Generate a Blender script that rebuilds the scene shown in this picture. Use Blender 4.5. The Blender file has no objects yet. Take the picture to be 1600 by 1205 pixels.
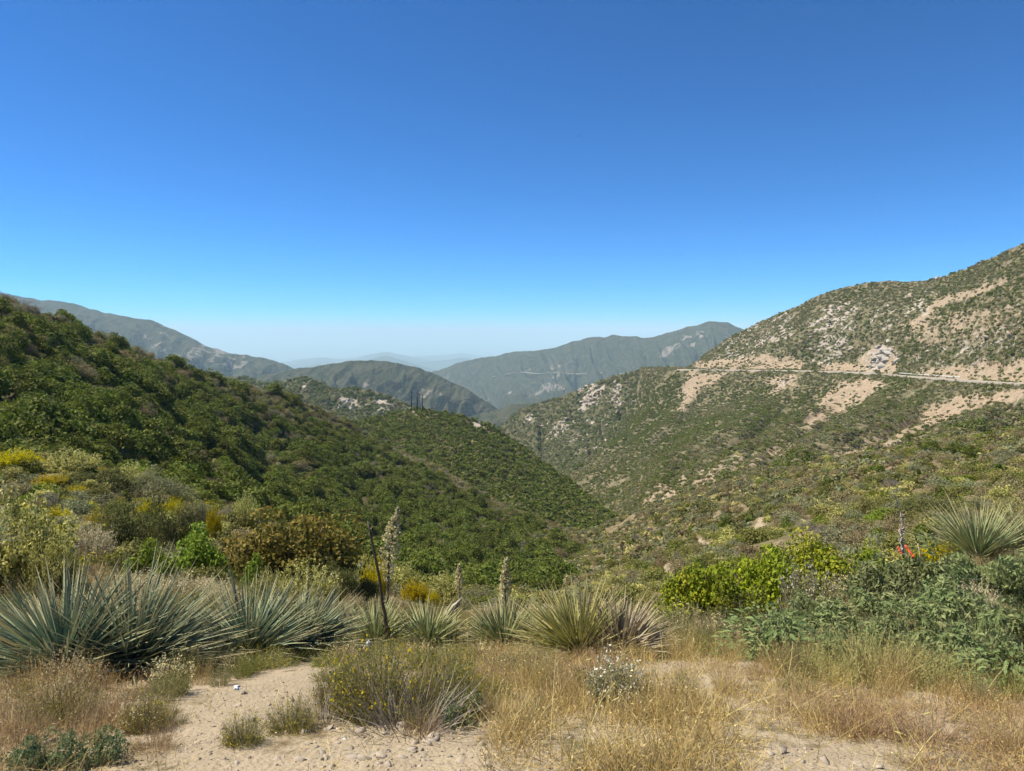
import bpy, bmesh, math, random
import numpy as np
from mathutils import Vector, Matrix, Euler

# ------------------------------------------------------------------ camera, sky, sun, exposure
SC = bpy.context.scene
COL = SC.collection
R = math.radians
ZC, PITCH, FPX = 1.62, R(4.4), 1100.0           # eye height, downward tilt, focal length for a 1600 px wide frame

cam = bpy.data.cameras.new('camera')
cam.sensor_width = 36.0
cam.lens = 36.0 * FPX / 1600.0
cam.clip_start = 0.05
cam.clip_end = 300000.0
cam_o = bpy.data.objects.new('camera', cam)
COL.objects.link(cam_o)
cam_o.location = (0, 0, ZC)
cam_o.rotation_euler = (R(90) - PITCH, 0, 0)
SC.camera = cam_o

SUN_EL, SUN_AZ = R(58), R(-82)                  # azimuth clockwise from +Y
world = bpy.data.worlds.new('World')
SC.world = world
world.use_nodes = True
wn = world.node_tree
sky = wn.nodes.new('ShaderNodeTexSky')
sky.sky_type = 'NISHITA'
sky.sun_disc = False
sky.sun_elevation = SUN_EL
sky.sun_rotation = SUN_AZ
sky.altitude = 4000
sky.air_density = 1.0
sky.dust_density = 0.5
sky.ozone_density = 6.0
# one even grade over the whole dome: a little more contrast and a deeper blue, as the camera recorded it
def _vm(op, a, b):
    nd = wn.nodes.new('ShaderNodeVectorMath'); nd.operation = op
    wn.links.new(a, nd.inputs[0]); nd.inputs[1].default_value = b
    return nd.outputs[0]
gm = wn.nodes.new('ShaderNodeGamma'); gm.inputs[1].default_value = 1.1
wn.links.new(_vm('MULTIPLY', sky.outputs[0], (0.1, 0.1, 0.1)), gm.inputs[0])
wn.links.new(_vm('MULTIPLY', gm.outputs[0], (4.9, 12.2, 16.4)), wn.nodes['Background'].inputs[0])
wn.nodes['Background'].inputs[1].default_value = 0.0645

sl = bpy.data.lights.new('sun', 'SUN')
sl.energy = 5.0
sl.angle = R(0.53)
sl.color = (1.0, 0.925, 0.80)
sun = bpy.data.objects.new('sun', sl)
COL.objects.link(sun)
sd = Vector((math.sin(SUN_AZ) * math.cos(SUN_EL), math.cos(SUN_AZ) * math.cos(SUN_EL), math.sin(SUN_EL)))
sun.rotation_euler = sd.to_track_quat('Z', 'Y').to_euler()
sun.location = sd * 50

SC.view_settings.view_transform = 'Standard'
SC.view_settings.look = 'None'
SC.view_settings.exposure = 0.78
SC.view_settings.gamma = 1.0
SC.view_settings.use_curve_mapping = False
SC.cycles.max_bounces = 3
SC.cycles.diffuse_bounces = 2
SC.cycles.glossy_bounces = 1
SC.cycles.transmission_bounces = 3
SC.cycles.volume_bounces = 1
SC.cycles.use_light_tree = False
SC.cycles.use_denoising = True
SC.cycles.use_adaptive_sampling = True
SC.cycles.adaptive_threshold = 0.025

rng = np.random.default_rng(7)
random.seed(7)

# ------------------------------------------------------------------ projection helpers (pixels of the 1600 x 1205 photograph)
CP, SP = math.cos(PITCH), math.sin(PITCH)
def unproj(px, py, D):
    px, py, D = np.broadcast_arrays(np.asarray(px, float), np.asarray(py, float), np.asarray(D, float))
    a = (px - 800) / FPX; b = (602.5 - py) / FPX
    Y = CP + b * SP; Z = b * CP - SP
    return np.stack([a / Y * D, D, ZC + Z / Y * D], -1)
def proj(P):
    P = np.asarray(P, float)
    x, y, z = P[..., 0], P[..., 1], P[..., 2] - ZC
    d = y * CP - z * SP; u = y * SP + z * CP
    d = np.where(d < 0.05, 0.05, d)
    return 800 + FPX * x / d, 602.5 - FPX * u / d

# ------------------------------------------------------------------ numpy noise
_perm = np.random.default_rng(3).permutation(256)
_perm = np.concatenate([_perm, _perm, _perm])
_ang = np.random.default_rng(4).random(256) * 2 * math.pi
_gx, _gy = np.cos(_ang), np.sin(_ang)
def noise2(x, y):
    x = np.asarray(x, float); y = np.asarray(y, float)
    xi = np.floor(x).astype(int); yi = np.floor(y).astype(int)
    xf, yf = x - xi, y - yi
    u = xf * xf * xf * (xf * (xf * 6 - 15) + 10); v = yf * yf * yf * (yf * (yf * 6 - 15) + 10)
    def g(i, j, fx, fy):
        h = _perm[_perm[(xi + i) & 255] + ((yi + j) & 255)]
        return _gx[h] * fx + _gy[h] * fy
    a = g(0, 0, xf, yf) * (1 - u) + g(1, 0, xf - 1, yf) * u
    b = g(0, 1, xf, yf - 1) * (1 - u) + g(1, 1, xf - 1, yf - 1) * u
    return (a * (1 - v) + b * v) * 1.5
def fbm(x, y, o=4, gain=0.5, ridged=False):
    s = 0; a = 1; n = 0
    for k in range(o):
        q = noise2(x * 2 ** k + 17.3 * k, y * 2 ** k - 9.1 * k)
        if ridged: q = 1 - 2 * np.abs(q)
        s = s + a * q; n += a; a *= gain
    return s / n

# ------------------------------------------------------------------ mesh and object helpers
def mesh_np(name, V, Fq, col=None, mat=None, smooth=False, attrs=None):
    """mesh from numpy: V (n,3), Fq (m,k) all faces with k corners; col (n,3) -> colour attribute 'col'"""
    V = np.asarray(V, np.float32); Fq = np.asarray(Fq, np.int32)
    me = bpy.data.meshes.new(name)
    m, k = Fq.shape
    me.vertices.add(len(V)); me.vertices.foreach_set('co', V.ravel())
    me.loops.add(m * k); me.loops.foreach_set('vertex_index', Fq.ravel())
    me.polygons.add(m)
    me.polygons.foreach_set('loop_start', np.arange(0, m * k, k, dtype=np.int32))
    me.polygons.foreach_set('loop_total', np.full(m, k, np.int32))
    if smooth: me.polygons.foreach_set('use_smooth', np.ones(m, bool))
    me.update(calc_edges=True)
    if col is not None:
        c = np.ones((len(V), 4), np.float32); c[:, :3] = col
        ca = me.color_attributes.new('col', 'FLOAT_COLOR', 'POINT'); ca.data.foreach_set('color', c.ravel())
    for n_, arr in (attrs or {}).items():
        at = me.attributes.new(n_, 'FLOAT', 'POINT'); at.data.foreach_set('value', np.asarray(arr, np.float32).ravel())
    if mat is not None: me.materials.append(mat)
    return me
def obj(name, data, parent=None, loc=None, rot=None, scale=None):
    o = bpy.data.objects.new(name, data); COL.objects.link(o)
    if parent is not None: o.parent = parent
    if loc is not None: o.location = loc
    if rot is not None: o.rotation_euler = rot
    if scale is not None: o.scale = scale
    return o
def tag(o, label, cat, group=None):
    o['label'] = label; o['category'] = cat
    if group: o['group'] = group
    return o
def struct(o): o['kind'] = 'structure'; return o
def stuff(o, label=None, cat=None):
    o['kind'] = 'stuff'
    if label: o['label'] = label; o['category'] = cat
    return o

# ------------------------------------------------------------------ materials
class NT:
    def __init__(self, name):
        self.m = bpy.data.materials.new(name); self.m.use_nodes = True
        self.t = self.m.node_tree; self.n = self.t.nodes
        self.b = self.n['Principled BSDF']
        self.b.inputs['Specular IOR Level'].default_value = 0.15
        self.b.inputs['Roughness'].default_value = 0.9
        self.out = self.n['Material Output']
    def new(self, t, **kw):
        nd = self.n.new(t)
        for k, v in kw.items(): setattr(nd, k, v)
        return nd
    def link(self, a, b): self.t.links.new(a, b)
    def attr(self, name): return self.new('ShaderNodeAttribute', attribute_name=name)
    def coords(self): return self.new('ShaderNodeTexCoord').outputs['Object']
    def noise(self, co, scale, detail=4, rough=0.6):
        nd = self.new('ShaderNodeTexNoise'); nd.inputs['Scale'].default_value = scale
        nd.inputs['Detail'].default_value = detail; nd.inputs['Roughness'].default_value = rough
        self.link(co, nd.inputs['Vector']); return nd.outputs['Fac']
    def ramp(self, fac, stops):
        nd = self.new('ShaderNodeValToRGB'); e = nd.color_ramp.elements
        while len(e) < len(stops): e.new(0.5)
        for i, (p, c) in enumerate(stops):
            e[i].position = p; e[i].color = (*c, 1) if len(c) == 3 else c
        self.link(fac, nd.inputs[0]); return nd.outputs[0]
    def mix(self, fac, a, b, mode='MIX'):
        nd = self.new('ShaderNodeMix', data_type='RGBA', blend_type=mode)
        for s, v in ((0, fac), (6, a), (7, b)):
            if isinstance(v, (int, float)): nd.inputs[s].default_value = v
            elif isinstance(v, tuple): nd.inputs[s].default_value = (*v, 1)
            else: self.link(v, nd.inputs[s])
        return nd.outputs[2]
    def math(self, op, a, b=0.0, clamp=False):
        nd = self.new('ShaderNodeMath', operation=op, use_clamp=clamp)
        for s, v in ((0, a), (1, b)):
            if isinstance(v, (int, float)): nd.inputs[s].default_value = v
            else: self.link(v, nd.inputs[s])
        return nd.outputs[0]
    def bump(self, h, strength, dist):
        nd = self.new('ShaderNodeBump'); nd.inputs['Strength'].default_value = strength
        nd.inputs['Distance'].default_value = dist
        self.link(h, nd.inputs['Height']); self.link(nd.outputs[0], self.b.inputs['Normal'])

def mat_foliage(name='foliage', trans=0.28, rough=0.7, spec=0.14, vary=0.26, sat=1.14):
    t = NT(name)
    c = t.attr('col').outputs['Color']
    oi = t.new('ShaderNodeObjectInfo'); gi = t.new('ShaderNodeNewGeometry')
    rnd = t.math('ADD', t.math('MULTIPLY', oi.outputs['Random'], 0.6), t.math('MULTIPLY', gi.outputs['Random Per Island'], 0.4))
    h = t.new('ShaderNodeHueSaturation')
    h.inputs['Saturation'].default_value = sat
    t.link(t.math('ADD', t.math('MULTIPLY', rnd, 2 * vary), 1.0 - vary), h.inputs['Value'])
    t.link(t.math('ADD', t.math('MULTIPLY', oi.outputs['Random'], 0.025), 0.4875), h.inputs['Hue'])
    t.link(c, h.inputs['Color'])
    t.link(h.outputs[0], t.b.inputs['Base Color'])
    t.b.inputs['Roughness'].default_value = rough
    t.b.inputs['Specular IOR Level'].default_value = spec
    if trans:
        tr = t.new('ShaderNodeBsdfTranslucent'); t.link(h.outputs[0], tr.inputs['Color'])
        mx = t.new('ShaderNodeMixShader'); mx.inputs[0].default_value = trans
        t.link(t.b.outputs[0], mx.inputs[1]); t.link(tr.outputs[0], mx.inputs[2]); t.link(mx.outputs[0], t.out.inputs['Surface'])
    return t.m
M_FOL = mat_foliage()
M_WOOD = mat_foliage('dry_wood', 0.0, 0.9, 0.1, 0.2, 1.0)
M_YUCCA = mat_foliage('yucca_leaf', 0.12, 0.6, 0.12, 0.25)

def mat_plain(name, c, rough=0.8, spec=0.2, vary=0.25, scale=6.0):
    t = NT(name); co = t.coords()
    f = t.noise(co, scale, 5)
    t.link(t.mix(f, tuple(x * (1 - vary) for x in c), tuple(min(1, x * (1 + vary)) for x in c)), t.b.inputs['Base Color'])
    t.b.inputs['Roughness'].default_value = rough; t.b.inputs['Specular IOR Level'].default_value = spec
    t.bump(f, 0.3, 0.01)
    return t.m

SOIL = (0.315, 0.255, 0.172)
def mat_slope(name, s, litter=(0.12, 0.097, 0.054), green=(0.06, 0.07, 0.026), soil=(0.305, 0.248, 0.172), rock=(0.35, 0.30, 0.245), bumpd=0.4):
    """scrub-covered slope: attribute bare -> open soil, attribute rock -> broken rock; s = feature size in metres"""
    t = NT(name); co = t.coords()
    n1 = t.noise(co, 1 / (s * 4), 4, 0.65); n2 = t.noise(co, 1 / s, 2, 0.7); n3 = t.noise(co, 1 / (s * 16), 2)
    base = t.mix(t.ramp(n1, [(0.38, (0, 0, 0)), (0.62, (1, 1, 1))]), green, litter)
    base = t.mix(t.math('MULTIPLY', t.ramp(n2, [(0.56, (0, 0, 0)), (0.74, (1, 1, 1))]), 0.55), base, tuple(0.75 * x for x in soil))
    so = t.mix(t.ramp(t.math('ADD', t.math('MULTIPLY', n2, 0.5), t.math('MULTIPLY', n1, 0.5)), [(0.36, (0, 0, 0)), (0.64, (1, 1, 1))]), tuple(0.52 * x for x in soil), tuple(1.18 * x for x in soil))
    so = t.mix(t.math('MULTIPLY', n3, 0.6), so, (soil[0] * 1.05, soil[1] * 0.9, soil[2] * 0.8))
    edge = t.math('ADD', t.attr('bare').outputs['Fac'], t.math('MULTIPLY', t.math('SUBTRACT', n2, 0.5), 1.3))
    bm_ = t.ramp(edge, [(0.42, (0, 0, 0)), (0.6, (1, 1, 1))])
    c = t.mix(bm_, base, so)
    ro = t.mix(n1, tuple(0.6 * x for x in rock), tuple(1.2 * x for x in rock))
    redge = t.math('ADD', t.attr('rock').outputs['Fac'], t.math('MULTIPLY', t.math('SUBTRACT', n1, 0.5), 1.8))
    rm_ = t.ramp(redge, [(0.48, (0, 0, 0)), (0.6, (1, 1, 1))])
    c = t.mix(rm_, c, ro)
    t.link(c, t.b.inputs['Base Color'])
    t.b.inputs['Specular IOR Level'].default_value = 0.05
    t.bump(n1, 0.9, 2 * bumpd * s)
    return t.m

# ------------------------------------------------------------------ near ground: smooth height field through surveyed points
CTL = [
 # turnout and its edge
 (0,1205,2.62),(400,1205,2.60),(800,1205,2.56),(1200,1205,2.60),(1600,1205,2.66),(-500,1205,2.6),(2100,1205,2.7),
 (0,1120,3.5),(400,1110,3.5),(800,1110,3.6),(1200,1110,3.6),(1600,1110,3.6),
 (0,1050,5.1),(400,1040,5.4),(800,1050,5.1),(1100,1040,5.0),(1350,1050,4.9),(1600,1060,4.9),(2100,1050,4.9),(-500,1050,5),
 (385,1018,6.4),(600,1012,7.0),(785,1020,7.6),(930,1030,6.0),
 (0,960,9.0),(200,950,9.6),(400,965,9.5),(600,985,10.0),(800,985,12.5),(1000,990,9.0),(1150,1000,8.0),(1400,970,8.6),(1600,950,8.8),(2100,940,8.8),(-500,950,9),
 (0,905,13),(200,895,16),(400,915,16),(600,940,21),(800,955,27),(1000,945,24),(1100,950,16),(1300,930,14),(1500,892,14),(1700,865,14),(2200,830,14),(-500,880,14),
 (0,808,25),(200,815,29),(400,840,32),(560,905,33),(700,940,40),(850,948,55),(950,905,72),(1050,870,58),(1200,850,36),(1400,850,26),(1600,822,27),(2200,790,27),(-500,790,26),
 (0,716,46),(200,746,52),(350,800,57),(500,870,60),(700,930,54),(-500,720,44),
 (1000,842,105),(1050,815,105),(1200,785,78),(1400,765,58),(1600,735,56),(2200,700,52),
 (955,848,150),(1000,800,175),(1070,770,165),(1150,748,140),(1300,724,118),(1500,690,102),(1750,662,95),(2200,640,88),
 (1150,790,172),(1300,762,160),(1500,728,146),(1750,700,136),(2200,690,130),(1070,800,185),(1150,815,186),(1300,800,186),(1500,775,186),(1750,745,186),(2200,730,186),(700,965,90),(400,900,90),(0,800,80),(-500,800,80),(880,912,84),
]
_cw = [unproj(px, py, D) for px, py, D in CTL]
for X, Y in ((-9,-3),(0,-3),(9,-3),(-7,0),(0,0),(7,0),(-4,1.4),(0,1.4),(4,1.4)):
    _cw.append(np.array([X, Y, 0.0]))
_cw = np.array(_cw)
def _st(x, y):
    q = np.maximum(y + 5.0, 0.5)
    return np.stack([x / q, np.log(q)], -1)
_cs = _st(_cw[:, 0], _cw[:, 1])
def _tpk(r2): return 0.5 * r2 * np.log(r2 + 1e-12)
_n = len(_cs)
_A = np.zeros((_n + 3, _n + 3))
_A[:_n, :_n] = _tpk(((_cs[:, None] - _cs[None]) ** 2).sum(-1)) + np.eye(_n) * 2e-3
_A[:_n, _n] = 1; _A[:_n, _n + 1:] = _cs
_A[_n:, :_n] = _A[:_n, _n:].T
_w = np.linalg.solve(_A, np.concatenate([_cw[:, 2] / (_cw[:, 1] + 5.0), np.zeros(3)]))
def ground_z(x, y):
    x, y = np.broadcast_arrays(np.asarray(x, float), np.asarray(y, float))
    sh = x.shape; x = x.ravel(); y = y.ravel()
    q = _st(x, y); z = np.empty(len(x))
    for i in range(0, len(x), 20000):
        k = _tpk(((q[i:i + 20000, None] - _cs[None]) ** 2).sum(-1))
        z[i:i + 20000] = k @ _w[:_n] + _w[_n] + q[i:i + 20000] @ _w[_n + 1:]
    z = z * (y + 5.0)
    amp = np.clip((y - 1) * 0.012, 0.012, 0.6)
    z = z + amp * fbm(x * 0.9, y * 0.9, 3) + 0.02 * fbm(x * 3.1, y * 3.1, 3) * np.clip((8 - y) / 6, 0, 1)
    z = z + np.clip((y - 10) * 0.01, 0, 0.8) * fbm(x * 0.12, y * 0.12, 3)
    return z.reshape(sh)
def ground_hit(px, py):
    """first point of the near ground along the line of sight"""
    t = np.exp(np.linspace(math.log(1.6), math.log(160), 420))
    p = unproj(px, py, t); below = p[:, 2] < ground_z(p[:, 0], p[:, 1])
    if not below.any(): return p[-1]
    i = int(np.argmax(below)); return p[i]

def in_poly(px, py, poly):
    px = np.asarray(px); py = np.asarray(py); c = np.zeros(px.shape, bool); n = len(poly)
    for i in range(n):
        x1, y1 = poly[i]; x2, y2 = poly[i - 1]
        if y1 == y2: continue
        c ^= ((y1 > py) != (y2 > py)) & (px < (x2 - x1) * (py - y1) / (y2 - y1) + x1)
    return c
def poly_mask(px, py, polys, wob=0.0, ws=0.05):
    m = np.zeros(px.shape)
    if wob:
        px, py = px + wob * fbm(px * ws, py * ws * 1.6, 3) * 2, py + wob * fbm(px * ws + 50, py * ws * 1.6, 3)
    for p in polys:
        wgt = 1.0
        if isinstance(p[0], (int, float)): wgt, p = p[0], p[1]
        m = np.maximum(m, wgt * in_poly(px, py, p))
    return m

# ground mesh
NS, NTT = 420, 440
s_ = np.linspace(-1.5, 1.5, NS); t_ = np.linspace(math.log(1.2), math.log(186), NTT)
S, T = np.meshgrid(s_, t_)
GY = np.exp(T) - 5.0; GX = S * np.exp(T)
GZ = ground_z(GX, GY)
gpx, gpy = proj(np.stack([GX, GY, GZ], -1))
BARE_NEAR = [  # open soil on the near ground
 [(265,1215),(272,1150),(305,1105),(350,1078),(430,1052),(495,1036),(508,1058),(470,1095),(420,1145),(375,1215)],
 [(385,1215),(480,1172),(570,1148),(700,1148),(775,1180),(805,1215)],
 [(1180,1215),(1250,1175),(1330,1170),(1420,1215)],
 (0.75, [(1010,1035),(1140,1030),(1180,1060),(1100,1090),(1010,1070)]),
 (0.8, [(1085,865),(1090,845),(1125,840),(1130,855),(1105,872)]), (0.8, [(1165,835),(1175,812),(1205,808),(1195,838)]),
 (0.8, [(1030,900),(1045,875),(1065,880),(1060,905)]), (0.8, [(840,948),(850,932),(885,928),(905,945)]),
 (0.6, [(190,690),(215,660),(225,690),(200,720)]),
 [(-900,1600),(-900,1215),(2500,1215),(2500,1600)],
]
gb = poly_mask(gpx, gpy, BARE_NEAR, 10, 0.02)
gb[GY < 2.3] = 1.0
gb = np.maximum(gb, np.clip(1.15 - GY / 14.0, 0, 0.56))
idx = (np.arange(NTT - 1)[:, None] * NS + np.arange(NS - 1)[None]).ravel()
GF = np.stack([idx, idx + 1, idx + NS + 1, idx + NS], -1)
def mat_ground():
    t = NT('near_ground'); co = t.coords()
    n0 = t.noise(co, 0.5, 3, 0.6); n1 = t.noise(co, 5.0, 4, 0.65); n2 = t.noise(co, 45.0, 3, 0.7)
    vo = t.new('ShaderNodeTexVoronoi'); vo.inputs['Scale'].default_value = 38; t.link(co, vo.inputs['Vector'])
    so = t.mix(n1, tuple(0.72 * x for x in SOIL), tuple(1.2 * x for x in SOIL))
    so = t.mix(t.math('MULTIPLY', t.ramp(t.noise(co, 1.6, 4, 0.7), [(0.48, (0, 0, 0)), (0.68, (1, 1, 1))]), 0.55), so, (0.22, 0.165, 0.105))
    so = t.mix(t.math('MULTIPLY', t.ramp(n0, [(0.4, (0, 0, 0)), (0.65, (1, 1, 1))]), 0.5), so, (0.37, 0.30, 0.195))
    so = t.mix(t.math('MULTIPLY', t.ramp(n2, [(0.5, (0, 0, 0)), (0.75, (1, 1, 1))]), 0.5), so, (0.42, 0.355, 0.25))
    lit = t.mix(t.ramp(n1, [(0.35, (0, 0, 0)), (0.65, (1, 1, 1))]), (0.13, 0.10, 0.056), (0.27, 0.21, 0.125))
    gr = t.mix(t.ramp(n0, [(0.42, (0, 0, 0)), (0.6, (1, 1, 1))]), lit, (0.12, 0.105, 0.05))
    e = t.math('ADD', t.attr('bare').outputs['Fac'], t.math('MULTIPLY', t.math('SUBTRACT', n1, 0.5), 1.2))
    c = t.mix(t.ramp(e, [(0.4, (0, 0, 0)), (0.62, (1, 1, 1))]), gr, so)
    t.link(c, t.b.inputs['Base Color']); t.b.inputs['Specular IOR Level'].default_value = 0.05
    h = t.math('ADD', t.math('MULTIPLY', n1, 0.5), t.math('MULTIPLY', t.math('SUBTRACT', 1.0, vo.outputs['Distance']), 0.35))
    t.bump(t.math('ADD', h, t.math('MULTIPLY', n2, 0.6)), 0.7, 0.03)
    return t.m
ground = struct(obj('ground', mesh_np('ground', np.stack([GX, GY, GZ], -1).reshape(-1, 3), GF, None, mat_ground(), True, {'bare': gb, 'rock': gb * 0})))

# ------------------------------------------------------------------ hills: surfaces lofted through surveyed contour rows
def hermite(xk, yk, x):
    xk = np.asarray(xk, float); yk = np.asarray(yk, float)
    if len(xk) == 2: return np.interp(x, xk, yk)
    d = np.diff(yk) / np.diff(xk)
    m = np.empty(len(xk)); m[0] = d[0]; m[-1] = d[-1]
    p = d[:-1] * d[1:]
    m[1:-1] = np.where(p > 0, 2 * p / np.where(np.abs(d[:-1] + d[1:]) < 1e-9, 1, d[:-1] + d[1:]), 0)
    i = np.clip(np.searchsorted(xk, x) - 1, 0, len(xk) - 2)
    h = xk[i + 1] - xk[i]; t = (x - xk[i]) / h
    return ((2*t**3 - 3*t**2 + 1) * yk[i] + (t**3 - 2*t**2 + t) * h * m[i] + (-2*t**3 + 3*t**2) * yk[i+1] + (t**3 - t**2) * h * m[i+1])

class Hill:
    """rows: crest first, each a list of (px, py, distance); back slope and foot are added behind and below"""
    def __init__(self, name, rows, nu, nv, mat, rough=0.004, gully=0.0, gl=60.0, back=(1.06, 1.25, 1.6), bdrop=(0.35, 0.5, 0.6), bare=(), rock=(), wob=6, crest_jit=0.0, foot=0.12, vpos=None, spurs=None, bench=None):
        u = np.linspace(0, 1, nu); A = []
        for r in rows:
            r = np.array(r, float); tt = (r[:, 0] - r[0, 0]) / (r[-1, 0] - r[0, 0])
            A.append(np.stack([hermite(tt, r[:, 0], u), hermite(tt, r[:, 1], u), hermite(tt, np.log(r[:, 2]), u)], -1))
        A = np.array(A)
        if crest_jit:
            A[0, :, 1] += crest_jit * fbm(A[0, :, 0] / 28.0, A[0, :, 0] * 0 + nu * 0.37, 4)
        vk = np.linspace(0, 1, len(rows)) if vpos is None else np.array(vpos)
        v = np.linspace(0, 1, nv)
        G = np.empty((nv, nu, 3))
        for j in range(nu):
            for c in range(3): G[:, j, c] = hermite(vk, A[:, j, c], v)
        P = unproj(G[..., 0], G[..., 1], np.exp(G[..., 2]))
        D = np.exp(G[..., 2])
        w = np.clip(np.sin(np.pi * np.clip(v, 0, 1)) ** 0.7, 0, 1)[:, None]
        if bench is not None: w = w * np.clip((np.abs(v - bench) - 0.03) / 0.09, 0, 1)[:, None]      # the road's bench stays level
        if gully:
            P[..., 2] -= gully * (0.5 - 0.5 * fbm(P[..., 0] / gl, P[..., 1] / gl, 4, 0.5, True)) * w
        if spurs:                                        # ravines running down from the crest
            ns, amp, skew = spurs
            U, Vv = np.meshgrid(u, v)
            q = U * ns + skew * Vv * ns * 0.25 + 0.55 * fbm(U * ns * 0.6 + 9, Vv * 2.2 + 3, 3)
            rv = np.abs(noise2(q, Vv * 1.1 + 5.5)) + 0.5 * np.abs(noise2(q * 2.3 + 3, Vv * 2.0 + 1.5)) + 0.25 * np.abs(noise2(q * 5.1 + 7, Vv * 4 + 2.5))
            P[..., 2] -= amp * np.clip(0.75 - rv, 0, 1) * np.clip(Vv * 3.2, 0, 1) * np.clip((1 - Vv) * 4, 0, 1) * (1 if bench is None else np.clip((np.abs(Vv - bench) - 0.03) / 0.09, 0, 1))
        P[..., 2] += rough * D * fbm(P[..., 0] / (D * 0.05), P[..., 1] / (D * 0.05), 4) * ((0.25 if bench is None else 0.0) + 0.75 * w)
        c = P[0]
        rowsB = []
        for k, dr in zip(back, bdrop):
            q = c.copy(); q[:, 0] *= k; q[:, 1] *= k; q[:, 2] = c[:, 2] - dr * (k - 1) * c[:, 1]
            rowsB.append(q)
        f = P[-1].copy(); f[:, :2] *= 0.985; f[:, 2] -= foot * f[:, 1]
        self.P = np.concatenate([np.array(rowsB[::-1]), P, f[None]])
        self.P[..., 2] = np.maximum(self.P[..., 2], -880.5)
        self.nb = len(back); self.nv, self.nu = self.P.shape[:2]
        self.px, self.py = proj(self.P)
        self.bare = poly_mask(self.px, self.py, bare, wob) if len(bare) else np.zeros(self.px.shape)
        self.rock = poly_mask(self.px, self.py, rock, wob) if len(rock) else np.zeros(self.px.shape)
        def soften(m):
            if not m.any(): return m
            q = m.copy()
            for _ in range(3):
                q = (q + np.roll(q, 1, 0) + np.roll(q, -1, 0)) / 3; q = (q + np.roll(q, 1, 1) + np.roll(q, -1, 1)) / 3
            L = self.P[..., 1] * 0.022
            al = -0.87 * self.px + 0.5 * self.py; pe = 0.5 * self.px + 0.87 * self.py     # slides run down to the left
            nz = 0.7 * fbm(pe / 7, al / 38, 4, 0.6) + 0.5 * fbm(self.P[..., 0] / L, self.P[..., 2] / (L * 0.8) + self.P[..., 1] / (3 * L), 3, 0.6)
            return np.clip(1.04 * q + 1.0 * nz * (q > 0.03) * (1.25 - 0.6 * q), 0, 1)
        self.bare = soften(self.bare); self.rock = soften(self.rock)
        i = (np.arange(self.nv - 1)[:, None] * nu + np.arange(nu - 1)[None]).ravel()
        F = np.stack([i, i + nu, i + nu + 1, i + 1], -1)
        self.o = struct(obj(name, mesh_np(name, self.P.reshape(-1, 3), F, None, mat, True, {'bare': self.bare, 'rock': self.rock})))
    def at(self, px, py):
        d = (self.px[self.nb:-1] - px) ** 2 + (self.py[self.nb:-1] - py) ** 2
        i = np.unravel_index(np.argmin(d), d.shape); return self.P[i[0] + self.nb, i[1]]
    def sample(self, n, r, extra=1):
        """n random points spread evenly by area over the front (and a strip behind the crest)"""
        Q = self.P[self.nb - extra:-1]
        a = Q[:-1, :-1]; b = Q[:-1, 1:]; c = Q[1:, :-1]
        area = np.linalg.norm(np.cross(b - a, c - a), axis=-1)
        pxc = self.px[self.nb - extra:-2, :-1]
        area = area * ((pxc > -60) & (pxc < 1660))
        if extra: area[:extra] *= 0.25
        cum = np.cumsum(area.ravel()); k = np.searchsorted(cum, r.random(n) * cum[-1])
        k = np.minimum(k, area.size - 1)
        i, j = k // area.shape[1], k % area.shape[1]
        u, v = r.random(n)[:, None], r.random(n)[:, None]
        d = Q[1:, 1:]
        p = (a[i, j] * (1 - u) + b[i, j] * u) * (1 - v) + (c[i, j] * (1 - u) + d[i, j] * u) * v
        ii, jj = i + self.nb - extra, j
        return p, self.bare[ii, jj], self.rock[ii, jj], cum[-1]

# hill on the left with dense chaparral
hill_left = Hill('hill_left', [
 [(-420,425,95),(-200,440,92),(-60,455,96),(0,466,102),(40,482,108),(90,497,116),(150,522,128),(250,563,152),(320,588,170),(400,606,192),(470,627,212),(537,655,232),(600,696,240),(662,718,240),(725,752,228),(803,796,210),(850,815,200),(900,829,188),(955,852,172)],
 [(-420,480,66),(0,540,76),(150,575,90),(300,630,122),(450,690,160),(600,752,172),(750,805,165),(850,832,158),(925,856,140)],
 [(-420,620,48),(0,640,56),(150,665,66),(300,715,82),(450,775,100),(600,828,112),(750,868,112),(840,888,106),(900,892,100)],
 [(-420,715,44),(0,712,47),(200,742,53),(350,797,58),(500,862,62),(620,905,64),(700,928,62),(780,942,58),(868,940,66)],
 [(-420,800,43),(0,800,45),(200,830,49),(350,880,52),(500,930,54),(700,985,52),(850,1000,54)],
], 260, 130, mat_slope('scrub_soil_left', 0.5), rough=0.008, gully=4.0, gl=24, spurs=(9, 5.0, 0.4), vpos=[0, .34, .62, .88, 1],
 bare=[[(203,690),(215,655),(228,662),(222,700)], (0.25, [(560,665),(640,700),(720,740),(715,748),(630,712),(555,676)]), (0.25, [(725,745),(800,785),(860,806),(858,812),(790,795),(722,755)])],
 rock=[[(440,606),(450,600),(500,622),(530,637),(524,640),(480,622)]])

# middle knoll that carries the poles
hill_middle = Hill('hill_middle', [
 [(470,700,330),(540,668,335),(600,650,345),(630,643,352),(655,640,352),(700,648,350),(740,658,345),(772,670,338),(800,690,330),(850,725,310),(885,750,298),(920,780,280),(950,802,262),(985,822,240)],
 [(470,740,290),(600,690,300),(700,695,300),(780,730,285),(850,768,262),(920,805,240),(985,832,222)],
 [(470,790,250),(600,750,255),(700,760,250),(800,800,230),(900,835,210),(970,860,195)],
 [(470,850,230),(700,860,215),(970,920,180)],
], 200, 90, mat_slope('scrub_soil_middle', 0.7), rough=0.004, gully=3, gl=40, crest_jit=3,
 rock=[[(700,650),(745,656),(775,672),(765,676),(720,662)]], bare=[(0.6, [(630,645),(680,642),(690,650),(640,655)])])

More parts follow.
